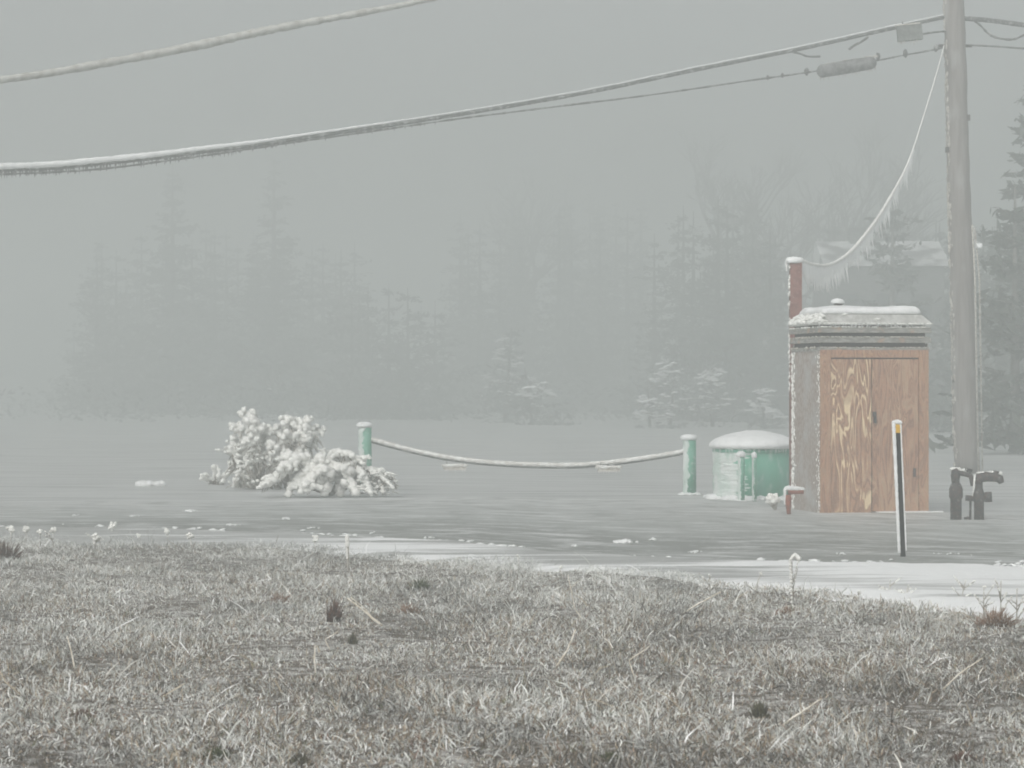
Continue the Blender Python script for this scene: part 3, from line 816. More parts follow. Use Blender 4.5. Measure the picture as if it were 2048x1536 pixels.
for (x, y, lab) in ((910, 934, 'left iced tag hanging from the rope'), (1218, 937, 'right iced tag hanging from the rope')):
    Y = 37.0 - .6 * (x - 742) / 628 - .03
    c = P(x, y, Y); o = thing('hanging_tag', lab, 'tag', c, 'iced tags on the rope')
    b = MB(); b.box(c.x - .165, c.x + .165, c.y - .012, c.y + .012, c.z - .045, c.z + .02); b.build('plate', M['thin_rime'], o, smooth=False)
    b = MB()
    for i in range(14): b.lump(c + Vector((-.17 + i * .0255, 0, .02)), .032 * RND.uniform(.8, 1.1), sub=1, seed=i)
    for i in range(9): b.icicle(c + Vector((-.15 + i * .037, -.01, -.04)), RND.uniform(.02, .05), .008)
    b.build('frost', M['rope'], o)
    b = MB()
    for sx in (-.12, .12): b.tube([c + Vector((sx, 0, .02)), c + Vector((sx, 0, .09))], .006, 5)
    b.build('hanger', M['cable'], o)

# ------------------------------------------------------------------ green tank
c = P(1505, 1000, 34.9); c.z = 0; k = PPM(34.9)
c.y = 34.9 + .45; c.x = (1508 - 1024) / F * c.y
tk = thing('green_tank', 'round green tank with a heaped snow lid, left of the plywood shed', 'tank', c)
rt = 80 / PPM(c.y)
ztop = CAMH - (900 - 768) / F * (c.y - rt * .7)
b = MB(); b.lathe([(rt, 0), (rt, ztop * .5), (rt * 1.0, ztop)], c.x, c.y, 40); b.build('body', M['green_tank'], tk)
b = MB()
for zz in (ztop * .97,): b.lathe([(rt * 1.0, zz - .02), (rt * 1.04, zz - .01), (rt * 1.04, zz + .02), (rt * .99, zz + .03)], c.x, c.y, 40)
b.build('rim', M['green_tank'], tk)
b = MB(); hs_ = .25
b.lathe([(rt * 1.06, ztop + .015), (rt * 1.13, ztop + .04), (rt * 1.12, ztop + .09), (rt * .98, ztop + .15), (rt * .75, ztop + .20), (rt * .45, ztop + .24), (rt * .2, ztop + .265), (.001, ztop + .27)], c.x, c.y, 40, .06, 3)
b.build('snow_lid', M['snow'], tk)
b = MB()
shell(b, c.x, c.y, rt, .0, ztop, 165, 262, 3, .02, 90, 50)
for i in range(50):
    a = R(RND.uniform(185, 350)); b.icicle((c.x + math.cos(a) * rt * 1.06, c.y + math.sin(a) * rt * 1.06, ztop + .03), RND.uniform(.03, .10), .010)
b.build('frost', M['glaze'], tk)
drift(tk, c.x, c.y, rt * 1.03, 60)
post(1483, 912, 1003, 34.3, 13, 'thin frosted green post directly in front of the green tank', capw=1.4)
post(1509, 914, 1001, 34.5, 9, 'thinnest green post, between the tank and the shed', capw=1.2)

# ------------------------------------------------------------------ plywood shed
SY = 30.7
c = P(1640, 1029, SY); c.z = 0
ang = R(11)
ex = Vector((math.cos(ang), math.sin(ang), 0)); ey = Vector((-math.sin(ang), math.cos(ang), 0))
shed = bpy.data.objects.new('plywood_shed', None); COL.objects.link(shed)
shed.location = c; shed.rotation_euler = (0, 0, ang)
tag(shed, 'narrow plywood utility shed with a snow topped cap, beside the utility pole', 'shed')
def sbuild(b, name, m, parent=shed, smooth=False):
    me = bpy.data.meshes.new(name); me.from_pydata([tuple(q) for q in b.v], [], b.f)
    if smooth: me.shade_smooth()
    me.materials.append(m); o = bpy.data.objects.new(name, me); COL.objects.link(o); o.parent = parent
    return o
Wd, Dp, HT = 1.40, 1.15, 2.36
kz = SY / F
def zz(py): return CAMH - (py - 768) * kz
b = MB(); b.box(0, .012, .012, Dp, 0.0, 2.02); sbuild(b, 'side_wall', M['side'])
b = MB(); b.box(Wd - .012, Wd, .012, Dp, 0.03, 2.10); sbuild(b, 'side_wall', M['side'])
b = MB(); b.box(.012, Wd - .012, Dp - .012, Dp, 0.0, 2.10); sbuild(b, 'back_wall', M['side'])
b = MB(); b.box(.013, Wd - .013, .03, .05, 0.03, 2.01); sbuild(b, 'inner_panel', M['gap'])
# frame boards on the front
b = MB(); b.box(0, .135, -.012, .012, 0.0, 2.02); sbuild(b, 'corner_board', M['board'])
b = MB(); b.box(Wd - .125, Wd, -.012, .012, .03, 2.02); sbuild(b, 'corner_board', M['board'])
b = MB(); b.box(.138, Wd - .128, -.012, .012, zz(715), 2.02); sbuild(b, 'header_board', M['board'])
# two plywood leaves
mid = .665
b = MB(); b.box(.141, mid - .006, -.004, .016, -.01, zz(718)); d1 = sbuild(b, 'door_leaf', M['ply']); d1['label'] = 'left plywood leaf with bold pale grain'
b = MB(); b.box(mid + .006, Wd - .131, -.002, .018, .03, zz(718)); d2 = sbuild(b, 'door_leaf', M['ply2']); d2['label'] = 'right plywood leaf with faint grain'
b = MB(); b.box(mid + .01, mid + .055, -.022, -.004, 1.20, 1.26); b.tube([(mid + .033, -.03, 1.20), (mid + .033, -.03, 1.12)], .022, 8); sbuild(b, 'padlock', M['iron'], d2)
b = MB(); b.box(Wd - .20, Wd - .165, -.016, -.002, .45, .56); sbuild(b, 'hinge', M['iron'], d2)
b = MB(); b.box(mid + .06, Wd + .16, -.10, .02, -.005, .028); sbuild(b, 'sill_ice', M['snow'])
# lapped bands under the cap
b0 = 2.06
def band(z0, z1, o0, o1):
    b = MB()
    b.frustum((-o0, Wd + o0, -o0, Dp + o0), (-o1, Wd + o1, -o1, Dp + o1), z0, z1); return b
for i, (pt, pb, o_) in enumerate(((653, 665, .022), (673, 685, .016), (694, 702, .002))):
    q = sbuild(band(zz(pb), zz(pt), o_ + .010, o_), 'cap_band', M['band'])
    fr = MB()
    for j in range(70):
        t = RND.random() * Wd; fr.lump((t, -o_ - .004, zz(pt) - .004), RND.uniform(.006, .012), (2.4, 1, .8), sub=1, seed=j)
    for j in range(26):
        t = RND.random() * Dp; fr.lump((-o_ - .004, t, zz(pt) - .006), RND.uniform(.008, .018), (1, 2, 1), sub=1, seed=j)
    for j in range(14): fr.lump((Wd + o_, RND.uniform(-.02, .3), zz((pt + pb) / 2)), RND.uniform(.012, .028), sub=1, seed=j)
    sbuild(fr, 'frost', M['thin_rime'] if i else M['rime'], q, True)
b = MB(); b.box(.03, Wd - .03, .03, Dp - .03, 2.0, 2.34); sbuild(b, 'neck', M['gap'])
z0, z1 = zz(646), zz(627)
cap = sbuild(band(z0, z1, .035, -.07), 'roof_cap', M['roof_metal'])
b = MB(); b.box(-.038, Wd + .038, -.038, Dp + .038, z0 - .022, z0 - .001); sbuild(b, 'cap_rim', M['roof_metal'], cap)
# snow on top of the cap: rounded slab
def slab(x0, x1, y0, y1, z0, h, nx=40, ny=20):
    b = MB(); v = []
    for i in range(nx + 1):
        for j in range(ny + 1):
            u = i / nx; t = j / ny
            e = min(1, min(u, 1 - u) * 22) ** .5 * min(1, min(t, 1 - t) * 16) ** .5
            x = x0 + (x1 - x0) * u; y = y0 + (y1 - y0) * t
            v.append((x, y, z0 + h * e * (.8 + .35 * mnoise.noise(Vector((x * 3, y * 3, 1))))))
    n = ny + 1
    b.add(v, [(i * n + j, (i + 1) * n + j, (i + 1) * n + j + 1, i * n + j + 1) for i in range(nx) for j in range(ny)])
    m_ = len(b.v)
    rim = [i * n for i in range(nx + 1)] + [nx * n + j for j in range(1, n)] + [i * n + ny for i in range(nx - 1, -1, -1)] + [j for j in range(ny - 1, 0, -1)]
    b.f.append(tuple(reversed(rim)))
    return b
sl = slab(.05, Wd - .05, .05, Dp - .05, z1 + .001, .115)
sbuild(sl, 'snow_layer', M['snow'], cap, True)
fr = MB()
for j in range(120):     # snow on the windward slope
    t = RND.random(); y = RND.uniform(-.03, Dp)
    fr.lump((-.035 + t * .11, y, z0 + t * (z1 - z0) + .004), RND.uniform(.02, .04), (1.2, 1.6, .7), sub=1, seed=j)
for j in range(7):
    x = RND.uniform(-.03, .42 if j % 2 else Wd); t = RND.random()
    fr.lump((x, -.035 + t * .10, z0 + t * (z1 - z0)), RND.uniform(.012, .028), (2.2, 1, .7), sub=1, seed=j)
for j in range(60): fr.lump((-.03 + (Wd + .06) * RND.random(), -.036, z0 - .004), RND.uniform(.007, .013), (2.5, 1, .8), sub=1, seed=j)
sbuild(fr, 'frost', M['rime'], cap, True)
ic = MB()
for j in range(40): ic.icicle((RND.uniform(-.03, Wd + .03), -.04, z0 - .02), RND.uniform(.015, .05), .006)
sbuild(ic, 'icicles', M['ice'], cap, True)
v = MB(); vx, vy = .40, .5; v.tube([(vx, vy, z1), (vx, vy, z1 + .155)], .055, 14); vo = sbuild(v, 'roof_vent', M['iron'], cap, True)
v = MB(); v.lathe([(.06, z1 + .14), (.082, z1 + .15), (.082, z1 + .17), (.06, z1 + .195), (.001, z1 + .205)], vx - .006, vy, 16, .15, 2); sbuild(v, 'snow_cap', M['snow'], cap, True)
# rime down the windward back edge of the side wall
fr = MB()
for j in range(330):
    z = RND.uniform(.02, 2.0); fr.lump((-.002, Dp - abs(RND.gauss(0, .06)), z), RND.uniform(.004, .014), (1, 1, 2.2), sub=1, seed=j)
for j in range(160):
    z = RND.uniform(.02, 2.0) ; fr.lump((-.002, abs(RND.gauss(0, .07)), z), RND.uniform(.003, .009), (1, 1, 2.2), sub=1, seed=j)
sbuild(fr, 'edge_rime', M['rime'], shed, True)

# ------------------------------------------------------------------ red service post behind the shed
Y = 32.3; c = P(1591, 1018, Y); c.z = 0; k = PPM(Y)
h = CAMH - (524 - 768) / F * Y
rp_ = thing('service_post', 'square red-brown post rising behind the shed, holding the icicle hung wire', 'post', c)
b = MB(); q = 11.5 / k; b.box(c.x - q, c.x + q, c.y - q, c.y + q, -.02, h); b.build('timber', M['red_post'], rp_, smooth=False)
b = MB(); b.lathe([(q * 1.1, h - .02), (q * 1.6, h - .01), (q * 1.6, h + .03), (q * 1.2, h + .06), (.001, h + .07)], c.x - q * .2, c.y, 16, .15, 5)
for i in range(6): b.lump((c.x - q * 1.5, c.y, h - .02 - i * .018), .028 - .003 * i, sub=1, seed=i)
b.build('snow_cap', M['snow'], rp_)
b = MB()
for i in range(60): b.lump((c.x - q * 1.05, c.y + RND.uniform(-q, q), RND.uniform(1.5, h)), RND.uniform(.008, .018), (1, 1, 2), sub=1, seed=i)
b.build('frost', M['rime'], rp_)

# small red standpipe at the left foot of the shed
Y = 30.4; c = P(1578, 1022, Y); c.z = 0; k = PPM(Y)
def zp(py, Y=Y): return CAMH - (py - 768) / F * Y
o = thing('red_standpipe', 'short rusty red pipe with a snowy elbow at the left foot of the shed', 'pipe', c)
e1 = Vector((P(1607, 983, Y).x, c.y, zp(984)))
b = MB(); b.tube([c, c + Vector((-.012, 0, zp(1003))), c + Vector((-.006, 0, zp(990)))], [.022, .036, .034], 12); b.build('riser', M['rust'], o)
b = MB(); b.tube([c + Vector((-.01, 0, zp(984))), c + Vector((.10, 0, zp(984))), e1], [.036, .025, .024], 12); b.build('arm', M['rust'], o)
b = MB()
for i in range(16):
    t = i / 15; b.lump((c.x - .03 + t * (e1.x - c.x + .03), c.y, zp(976) + RND.uniform(-.006, .006) - .01 * t), .034 * RND.uniform(.8, 1.1) * (1.15 - .5 * t), sub=1, seed=i)
for i in range(10): b.lump((c.x - .05, c.y, zp(980 + i * 3.0)), .024 - .0009 * i, sub=1, seed=i)
b.build('snow_cap', M['snow'], o)
c2 = P(1551, 1012, 31.5); c2.z = 0
o = thing('iced_weed_clump', 'knobbly iced weeds between the green tank and the rusty pipe', 'weed', c2)
b = MB(); s_ = MB()
for i in range(16):
    t = P(RND.uniform(1532, 1562), RND.uniform(990, 1012), 31.5 + RND.uniform(-.1, .1)); t.z = max(t.z, .02)
    s_.tube([c2, t], [.007, .004], 4); b.lump(t, RND.uniform(.02, .042), sub=2, amp=.5, seed=i)
s_.build('stems', M['thin_rime'], o); b.build('frost', M['rime'], o)

# ------------------------------------------------------------------ black marker post
Y = 22.95; base = P(1806, 1119, Y); base.z = 0.03; top = P(1794.5, 846, Y)
mk = thing('marker_post', 'black marker post edged with white ice, yellow at its top, before the shed', 'marker post', base)
k = PPM(Y); ax = (top - base); 
def strip(b, u0, u1, t0, t1, y0, y1):
    a0 = base + ax * t0; a1 = base + ax * t1
    v = [(a0.x + u0, y0, a0.z), (a0.x + u1, y0, a0.z), (a0.x + u1, y1, a0.z), (a0.x + u0, y1, a0.z), (a1.x + u0, y0, a1.z), (a1.x + u1, y0, a1.z), (a1.x + u1, y1, a1.z), (a1.x + u0, y1, a1.z)]
    b.add(v, [(0, 3, 2, 1), (4, 5, 6, 7), (0, 1, 5, 4), (1, 2, 6, 5), (2, 3, 7, 6), (3, 0, 4, 7)])
yb = base.y
b = MB(); strip(b, -.022, .022, -.03, .925, yb - .010, yb + .012); b.build('blade', M['black'], mk, smooth=False)
b = MB(); strip(b, -.022, .022, .926, 1.0, yb - .011, yb + .012); b.build('reflector', M['yellow'], mk, smooth=False)
b = MB()
N = 60
pts = [base + ax * (t / N) for t in range(0, N + 1)]
b.tube([q + Vector((-.033, -.004, 0)) for q in pts[1:]], [.0145 * RND.uniform(.9, 1.12) * (1 + .25 * i / N) for i in range(N)], 8)
b.tube([q + Vector((.029, -.002, 0)) for q in pts[2:]], [.0085 * RND.uniform(.75, 1.25) for i in range(N - 1)], 8)
for i in range(9): b.lump(top + Vector((-.030 + i * .0068, -.002, .012 - .002 * abs(i - 4))), .022, sub=2, amp=.2, seed=i)
b.build('ice_edge', M['snow'], mk)

# ------------------------------------------------------------------ dark water standpipes
Y = 29.2; k = PPM(Y)
def Q(px, py, dy=0):
    p = P(px, py, Y); return Vector((p.x, Y + dy, p.z))
c = Q(1912, 1041); c.z = 0
o = thing('water_standpipe', 'black iron standpipe with a thick barrel and a small arm, nearer the shed', 'standpipe', c, 'black iron standpipes')
r = 12 / k
b = MB(); b.lathe([(r * .95, 0), (r * .95, Q(0, 998).z), (r * 1.15, Q(0, 995).z), (r * 1.15, Q(0, 978).z), (r * .9, Q(0, 970).z), (r * .62, Q(0, 965).z), (r * .62, Q(0, 960).z)], c.x, c.y, 18); b.build('barrel', M['iron'], o)
b = MB(); b.tube([Q(1911, 966), Q(1911, 952), Q(1912, 943), Q(1916, 940)], [r * .62, r * .8, r * .78, r * .5], 12)
b.build('valve_body', M['iron'], o)
b = MB(); b.tube([Q(1914, 945), Q(1928, 948), Q(1940, 951), Q(1944, 958), Q(1945, 972)], [.035, .028, .030, .034, .022], 10); b.build('arm', M['iron'], o)
b = MB(); b.tube([Q(1937, 952), Q(1938, 940)], .022, 10); b.tube([Q(1929, 939), Q(1944, 942)], .022, 10); b.build('hand_valve', M['iron'], o)
b = MB()
for i in range(14): b.lump(Q(1903 + i * 2.6, 938 + (2 if i > 6 else 0)), RND.uniform(.014, .026), sub=1, seed=i)
b.build('frost', M['rime'], o)
c = Q(1958, 1043); c.z = 0
o = thing('water_standpipe', 'black iron standpipe with a side tee and a long arm pointing right', 'standpipe', c, 'black iron standpipes')
r = 10 / k
b = MB(); b.lathe([(r, 0), (r, Q(0, 1005).z), (r * 1.15, Q(0, 1002).z), (r * 1.2, Q(0, 990).z), (r, Q(0, 985).z), (r * .75, Q(0, 975).z), (r * .75, Q(0, 950).z)], c.x, c.y, 18); b.build('barrel', M['iron'], o)
b = MB(); b.tube([Q(1937, 997), Q(1958, 997), Q(1980, 993)], [.030, .036, .036], 12); b.tube([Q(1976, 984), Q(1977, 1004)], .044, 12); b.tube([Q(1937, 1002), Q(1938, 991)], .04, 12); b.build('tee', M['iron'], o)
b = MB(); b.tube([Q(1954, 968), Q(1958, 956), Q(1972, 953), Q(1990, 954), Q(2000, 958), Q(2003, 966)], [.055, .066, .058, .055, .05, .032], 12); b.build('arm', M['iron'], o)
b = MB(); b.tube([Q(1992, 955), Q(1991, 943)], .026, 10); b.tube([Q(1986, 944), Q(1997, 946)], .022, 10); b.build('hand_valve', M['iron'], o)
b = MB(); b.tube([Q(1941, 1043, .03), Q(1942, 1000, .03)], .014, 8); b.tube([Q(1930, 1040, .05), Q(1940, 1038, .04)], .03, 8); b.build('drain_pipe', M['iron'], o)
b = MB()
for i in range(22): b.lump(Q(1955 + i * 2.2, 946 + RND.uniform(-1.5, 1.5)), RND.uniform(.012, .026), sub=1, seed=i)
b.tube([Q(1948, 948, -.06), Q(1946, 970, -.06), Q(1943, 992, -.06)], [.012, .011, .006], 6)
for i in range(9): b.icicle(Q(1968 + i * 4, 962), RND.uniform(.02, .05), .007)
b.build('frost', M['rime'], o)

# ------------------------------------------------------------------ utility pole
PY = 45.0
pb = P(1934, 946, PY); pb.z = 0
pt = P(1903, -160, PY)
pole = thing('utility_pole', 'tall leaning wooden utility pole behind the shed', 'utility pole', pb)
def pole_at(py):
    t = (CAMH - (py - 768) / F * PY) / pt.z
    return pb.lerp(pt, t)
b = MB(); N = 34
b.tube([pb.lerp(pt, i / N) + Vector((RND.uniform(-.008, .008), 0, 0)) for i in range(N + 1)], [(.232 - .052 * i / N) * (1 + RND.uniform(-.012, .012)) for i in range(N + 1)], 20)
b.build('shaft', M['pole'], pole)
b = MB()
for i in range(260):
    t = RND.random(); q = pb.lerp(pt, t); rr = .232 - .052 * t; a = R(RND.uniform(165, 215))
    b.lump(q + Vector((math.cos(a) * rr, math.sin(a) * rr, 0)), RND.uniform(.012, .026), (.8, 1, 3), sub=1, seed=i)
b.build('frost', M['thin_rime'], pole)
b = MB(); g0 = Vector((P(1957, 950, PY - .3).x, PY - .3, 0)); 
b.tube([g0, Vector((P(1951, 500, PY - .3).x, PY - .25, P(0, 560, PY).z)), pole_at(450) + Vector((.2, -.1, 0))], .018, 6)
b.tube([g0 + Vector((.07, 0, 0)), Vector((P(1960, 500, PY - .3).x, PY - .25, P(0, 560, PY).z)), pole_at(455) + Vector((.24, -.1, 0))], .014, 6)
b.build('ground_conduit', M['thin_rime'], pole)
b = MB(); q = P(1958, 490, PY - .2); b.box(q.x - .05, q.x + .05, q.y - .04, q.y + .04, q.z - .05, q.z + .03); b.build('conduit_bracket', M['snow'], pole, smooth=False)
b = MB()
for py in (36, 92):
    a = pole_at(py); b.tube([a + Vector((-.30, -.02, 0)), a + Vector((.30, -.02, 0))], .028, 8)
b.build('bolt', M['iron'], pole)
b = MB()
for py_, dx in ((236, .19), (300, -.2), (640, .2), (760, -.19)):
    a = pole_at(py_); b.box(a.x + dx - .03, a.x + dx + .03, a.y - .10, a.y + .0, a.z - .05, a.z + .05)
b.build('hardware', M['iron'], pole, smooth=False)

# ------------------------------------------------------------------ cables
def cable(name, label, pix, Yl, Yr, rad, m, frost=None, icic=None, group='wires on the utility pole', bump=.1, cat='cable', n=12):
    x0, x1 = pix[0][0], pix[-1][0]
    pts = [P(x, y, Yl + (Yr - Yl) * (x - x0) / (x1 - x0)) for x, y in pix]
    d = densify(pts, n)
    o = thing(name, label, cat, d[0], group)
    b = MB(); b.tube(d, [rad * RND.uniform(1 - bump, 1 + bump) for _ in d], 8); b.build('wire', m, o)
    if frost:
        fr_r, off, fm = frost
        b = MB(); b.tube([q + Vector((0, 0, off)) for q in d], [(fr_r(i / len(d)) if callable(fr_r) else fr_r) * RND.uniform(.85, 1.15) for i in range(len(d))], 8)
        b.build('frost', fm, o)
    if icic:
        b = MB(); cnt, lo, hi, rr, rng_, lean = icic
        for i in range(cnt):
            j = RND.uniform(rng_[0], rng_[1]) * (len(d) - 1); a = int(j); q = d[a].lerp(d[min(a + 1, len(d) - 1)], j - a)
            b.icicle(q - Vector((0, 0, rad * .5)), RND.uniform(lo, hi), rr, lean)
        b.build('icicles', M['drip'], o)
    return d
cable('overhead_wire', 'thick rime coated wire crossing the upper left corner alone', [(-260, 190), (-120, 176), (0, 160), (100, 146), (200, 128), (300, 110), (400, 90), (500, 68), (600, 48), (700, 30), (780, 15), (860, -1), (1000, -30), (1300, -82), (1700, -120), (1905, -130)],
      34, PY, .032, M['cable'], frost=(lambda t: .036 + .034 * max(0, 1 - abs(t - .40) / .40), 0, M['rimed_cable']), n=14)
main = [(-260, 352), (-100, 346), (0, 340), (100, 336), (200, 327), (300, 317), (400, 304), (500, 292), (600, 277), (750, 255), (900, 232), (1050, 207), (1200, 180), (1400, 138), (1600, 98), (1780, 58), (1892, 34)]
cable('overhead_cable', 'long main cable bundle from the left edge to the pole, snow along its top', main, 37, PY, .031, M['cable'],
      frost=(lambda t: .012 + .042 * max(0, min(1, (.62 - t) * 3)), .050, M['snow']), icic=(190, .03, .12, .013, (.08, .42), .0), n=14)
low = [(-260, 361), (0, 349), (200, 338), (400, 312), (600, 283), (900, 240), (1010, 226), (1130, 211), (1300, 190), (1500, 161), (1640, 141), (1760, 120), (1800, 112), (1875, 98), (1896, 90)]
dl = cable('overhead_cable', 'thin knotted lower cable that splits from the main bundle before the pole', low, 37, PY, .015, M['cable'], icic=(70, .02, .05, .010, (.0, .35), 0), bump=.35)
b = MB()
Yk = 44.2
for (x, y) in ((1613, 143), (1756, 113), (1811, 107), (1872, 96), (1565, 151), (1535, 155)):
    b.lump(P(x, y, Yk), .055 if x > 1600 else .035, (.8, .8, 1.3), sub=2, seed=x)
o = b.build('cable_clamp', M['cable']); 
_r = [q for q in COL.objects if q.get('label', '').startswith('thin knotted')][0]
o.parent = _r; o.data.transform(Matrix.Translation(-Vector(_r.location)))
# splice closure
c = P(1692, 134, 44.0)
o = thing('splice_closure', 'long dark frosted splice case hanging on the lower cable', 'splice case', c)
a, e = P(1634, 144, 44), P(1752, 124, 44)
b = MB(); b.tube([a.lerp(e, t) for t in (0, .04, .08, .5, .92, .96, 1)], [.04, .10, .115, .12, .115, .10, .05], 14); b.build('case', M['frostgrey'] if 'frostgrey' in M else mat('frosted_grey', (.07, .07, .07), .8, c2=(.20, .20, .20), scale=12), o)
b = MB()
for i in range(30): b.icicle(a.lerp(e, RND.random()) - Vector((0, 0, .08)), RND.uniform(.04, .10), .014)
for i in range(20): b.lump(a.lerp(e, RND.random()) + Vector((0, 0, .10)), RND.uniform(.02, .04), (2, 1, .8), sub=1, seed=i)
b.build('frost', M['thin_rime'], o)
# terminal box
c = P(1819, 66, 44.2)
o = thing('terminal_box', 'square grey terminal box hung on the main cable next to the pole', 'cable box', c)
bb = MB(); bb.box(-.215, .215, -.08, .08, -.135, .135)
me_o = bb.build('case', mat('box_grey', (.09, .095, .09), .8, c2=(.17, .18, .17), scale=14), o, smooth=False)
me_o.data.transform(Matrix.Translation(c)); me_o.rotation_euler = (0, R(-6), 0)
b = MB(); b.box(c.x - .23, c.x + .19, c.y - .09, c.y + .09, c.z + .136, c.z + .16); b.build('lid', M['thin_rime'], o, smooth=False).rotation_euler = (0, R(-6), 0)
b = MB()
for i in range(14): b.icicle(Vector((c.x + RND.uniform(-.2, .15), c.y - .05, c.z - .13)), RND.uniform(.03, .09), .012)
b.build('icicles', M['thin_rime'], o)
b = MB(); 
for x in (1805, 1835): b.tube([P(x, 54, 44.2), P(x, 44, 44.3)], .014, 6)
b.build('hanger', M['cable'], o)
cable('drop_wire', 'short loose wire end hanging under the main cable left of the terminal box', [(1736, 74), (1722, 84), (1710, 90), (1699, 98)], 44.3, 44, .022, M['cable'], n=6)
cable('drop_wire', 'faint loose wire tail beneath the main cable, farther left of the box', [(1585, 104), (1602, 108), (1616, 113), (1640, 113)], 43.8, 44, .018, M['cable'], n=6)
cable('drop_wire', 'short wire from the terminal box to the pole', [(1846, 68), (1865, 65), (1895, 62)], 44.2, PY, .018, M['cable'], n=6)
cable('overhead_cable', 'main cable leaving the pole toward the right edge', [(1930, 37), (1980, 41), (2048, 50), (2200, 70), (2400, 90)], PY, 40, .042, M['cable'], n=8)
cable('drop_wire', 'slack loop of wire drooping right of the pole', [(1944, 38), (1962, 52), (1980, 70), (2005, 78), (2030, 78), (2060, 66), (2120, 58)], PY, 43, .020, M['cable'], n=8, bump=.3)
cable('drop_wire', 'straight thin wire right of the pole, below the slack loop', [(1936, 90), (1990, 93), (2048, 97), (2200, 108), (2400, 118)], PY, 40, .016, M['cable'], n=8)

# service drop with icicles
drop = [(1888, 92), (1878, 130), (1862, 185), (1845, 240), (1826, 300), (1808, 345), (1785, 388), (1760, 430), (1735, 465), (1708, 498), (1682, 520), (1655, 532), (1625, 531), (1602, 523)]
YD0, YD1 = PY - .2, 32.3
dp = [P(x, y, YD0 + (YD1 - YD0) * (1888 - x) / 286) for x, y in drop]
dd = densify(dp, 12)
o = thing('service_drop', 'drooping wire hung with long icicles from the pole down to the red post', 'cable', dd[0], 'wires on the utility pole')
b = MB(); b.tube(dd, .012, 6); b.build('wire', M['cable'], o)
b = MB(); b.tube([q + Vector((0, 0, .008)) for q in dd], [(.012 + .018 * min(1, max(0, (i / len(dd) - .25) * 3))) * RND.uniform(.85, 1.15) for i in range(len(dd))], 7); b.build('frost', M['rime'], o)
b = MB()
M['icicle'] = mat('white_icicle', (.92, .93, .93), .5)
pv_ = None
for i in range(420):
    t = .40 + .585 * i / 419
    j = t * (len(dd) - 1.01); a = int(j); q = dd[a].lerp(dd[a + 1], j - a)
    dp_ = (.07 if t < .84 else .07 + .13 * min(1, (t - .84) / .03) * min(1, (.985 - t) / .05)) * (.75 + .9 * mnoise.noise(Vector((t * 70, 1, 0)))) + .035 * mnoise.noise(Vector((t * 260, 3, 0)))
    if t < .5: dp_ *= (t - .40) / .1
    cur_ = (q + Vector((0, 0, .004)), q + Vector((.12 * dp_, 0, -max(.01, dp_))))
    if pv_ is not None:
        y_ = Vector((0, .008, 0)); A_, B_ = pv_; C_, D_ = cur_
        b.add([tuple(p) for p in (A_ - y_, B_ - y_ * .4, D_ - y_ * .4, C_ - y_, A_ + y_, B_ + y_ * .4, D_ + y_ * .4, C_ + y_)], [(0, 1, 2, 3), (7, 6, 5, 4), (1, 5, 6, 2)])
    pv_ = cur_
for i in range(400):
    t = .30 + .70 * RND.random() ** .8
    j = t * (len(dd) - 1.01); a = int(j); q = dd[a].lerp(dd[a + 1], j - a)
    L = RND.uniform(.04, .16)
    if t > .84: L = RND.uniform(.14, .30) * (1 - .6 * max(0, (t - .96) / .04))
    elif RND.random() < .15: L = RND.uniform(.15, .32)
    b.icicle(q - Vector((0, 0, .005)), L * 1.2, RND.uniform(.016, .030), .12)
b.build('icicles', M['icicle'], o)

# ------------------------------------------------------------------ trees
def leafquads(b, p, size, n, rnd, spread, flat=.5):
    for _ in range(n):
        q = p + Vector((rnd.gauss(0, 1), rnd.gauss(0, 1), rnd.gauss(0, flat))) * spread
        a = Vector((rnd.gauss(0, 1), rnd.gauss(0, 1), rnd.gauss(0, .5))).normalized() * size * rnd.uniform(.5, 1.2)
        c_ = a.cross(Vector((rnd.gauss(0, 1), rnd.gauss(0, 1), rnd.gauss(0, 1)))).normalized() * size * rnd.uniform(.15, .4)
        b.add([tuple(q - a), tuple(q + c_), tuple(q + a), tuple(q - c_)], [(0, 1, 2, 3)])
def conifer_mesh(b, tr, base, h, r, rnd, first=.08, layers=None, quads=5, gaps=.12, lean=0):
    top = base + Vector((lean, 0, h))
    tr.tube([base, base.lerp(top, .5), top], [h * .018 + .03, h * .011 + .02, .015], 8)
    layers = layers or int(h * 2.4)
    for i in range(layers):
        t = first + (1 - first) * i / layers
        c_ = base.lerp(top, t)
        rr = r * (1 - t) ** .8 * rnd.uniform(.55, 1.2) + .12; c_ = c_ + Vector((0, 0, rnd.uniform(-.25, .25)))
        nb = int(6 + rr * 3)
        for j in range(nb):
            if rnd.random() < gaps: continue
            a = rnd.random() * 6.283; L = rr * rnd.uniform(.6, 1.1)
            e = c_ + Vector((math.cos(a) * L, math.sin(a) * L, -L * rnd.uniform(-.35, .40)))
            e.z += .08 * L
            tr.tube([c_, e], [.02, .006], 3, cap=False)
            m_ = max(2, int(L / .28))
            for q in range(m_):
                s = (q + 1) / m_
                leafquads(b, c_.lerp(e, s) - Vector((0, 0, .05)), .16 + .05 * rr, quads, rnd, .10 + .05 * (1 - s) * rr, .35)
def conifer(px, topy, Y, r, label, m='needles', first=.08, quads=5, gaps=.12, group=None, name='conifer', lean=0, extra=None, zbase=0):
    rnd = random.Random(int(px * 3 + topy))
    base = Vector(((px - 1024) / F * Y, Y, zbase)); h = CAMH - (topy - 768) / F * Y - zbase
    o = thing(name, label, 'tree', base, group)
    b = MB(); tr = MB(); conifer_mesh(b, tr, base, h, r, rnd, first, None, quads, gaps, lean)
    tr.build('trunk', M['trunk'], o); b.build('crown', M[m], o, smooth=False)
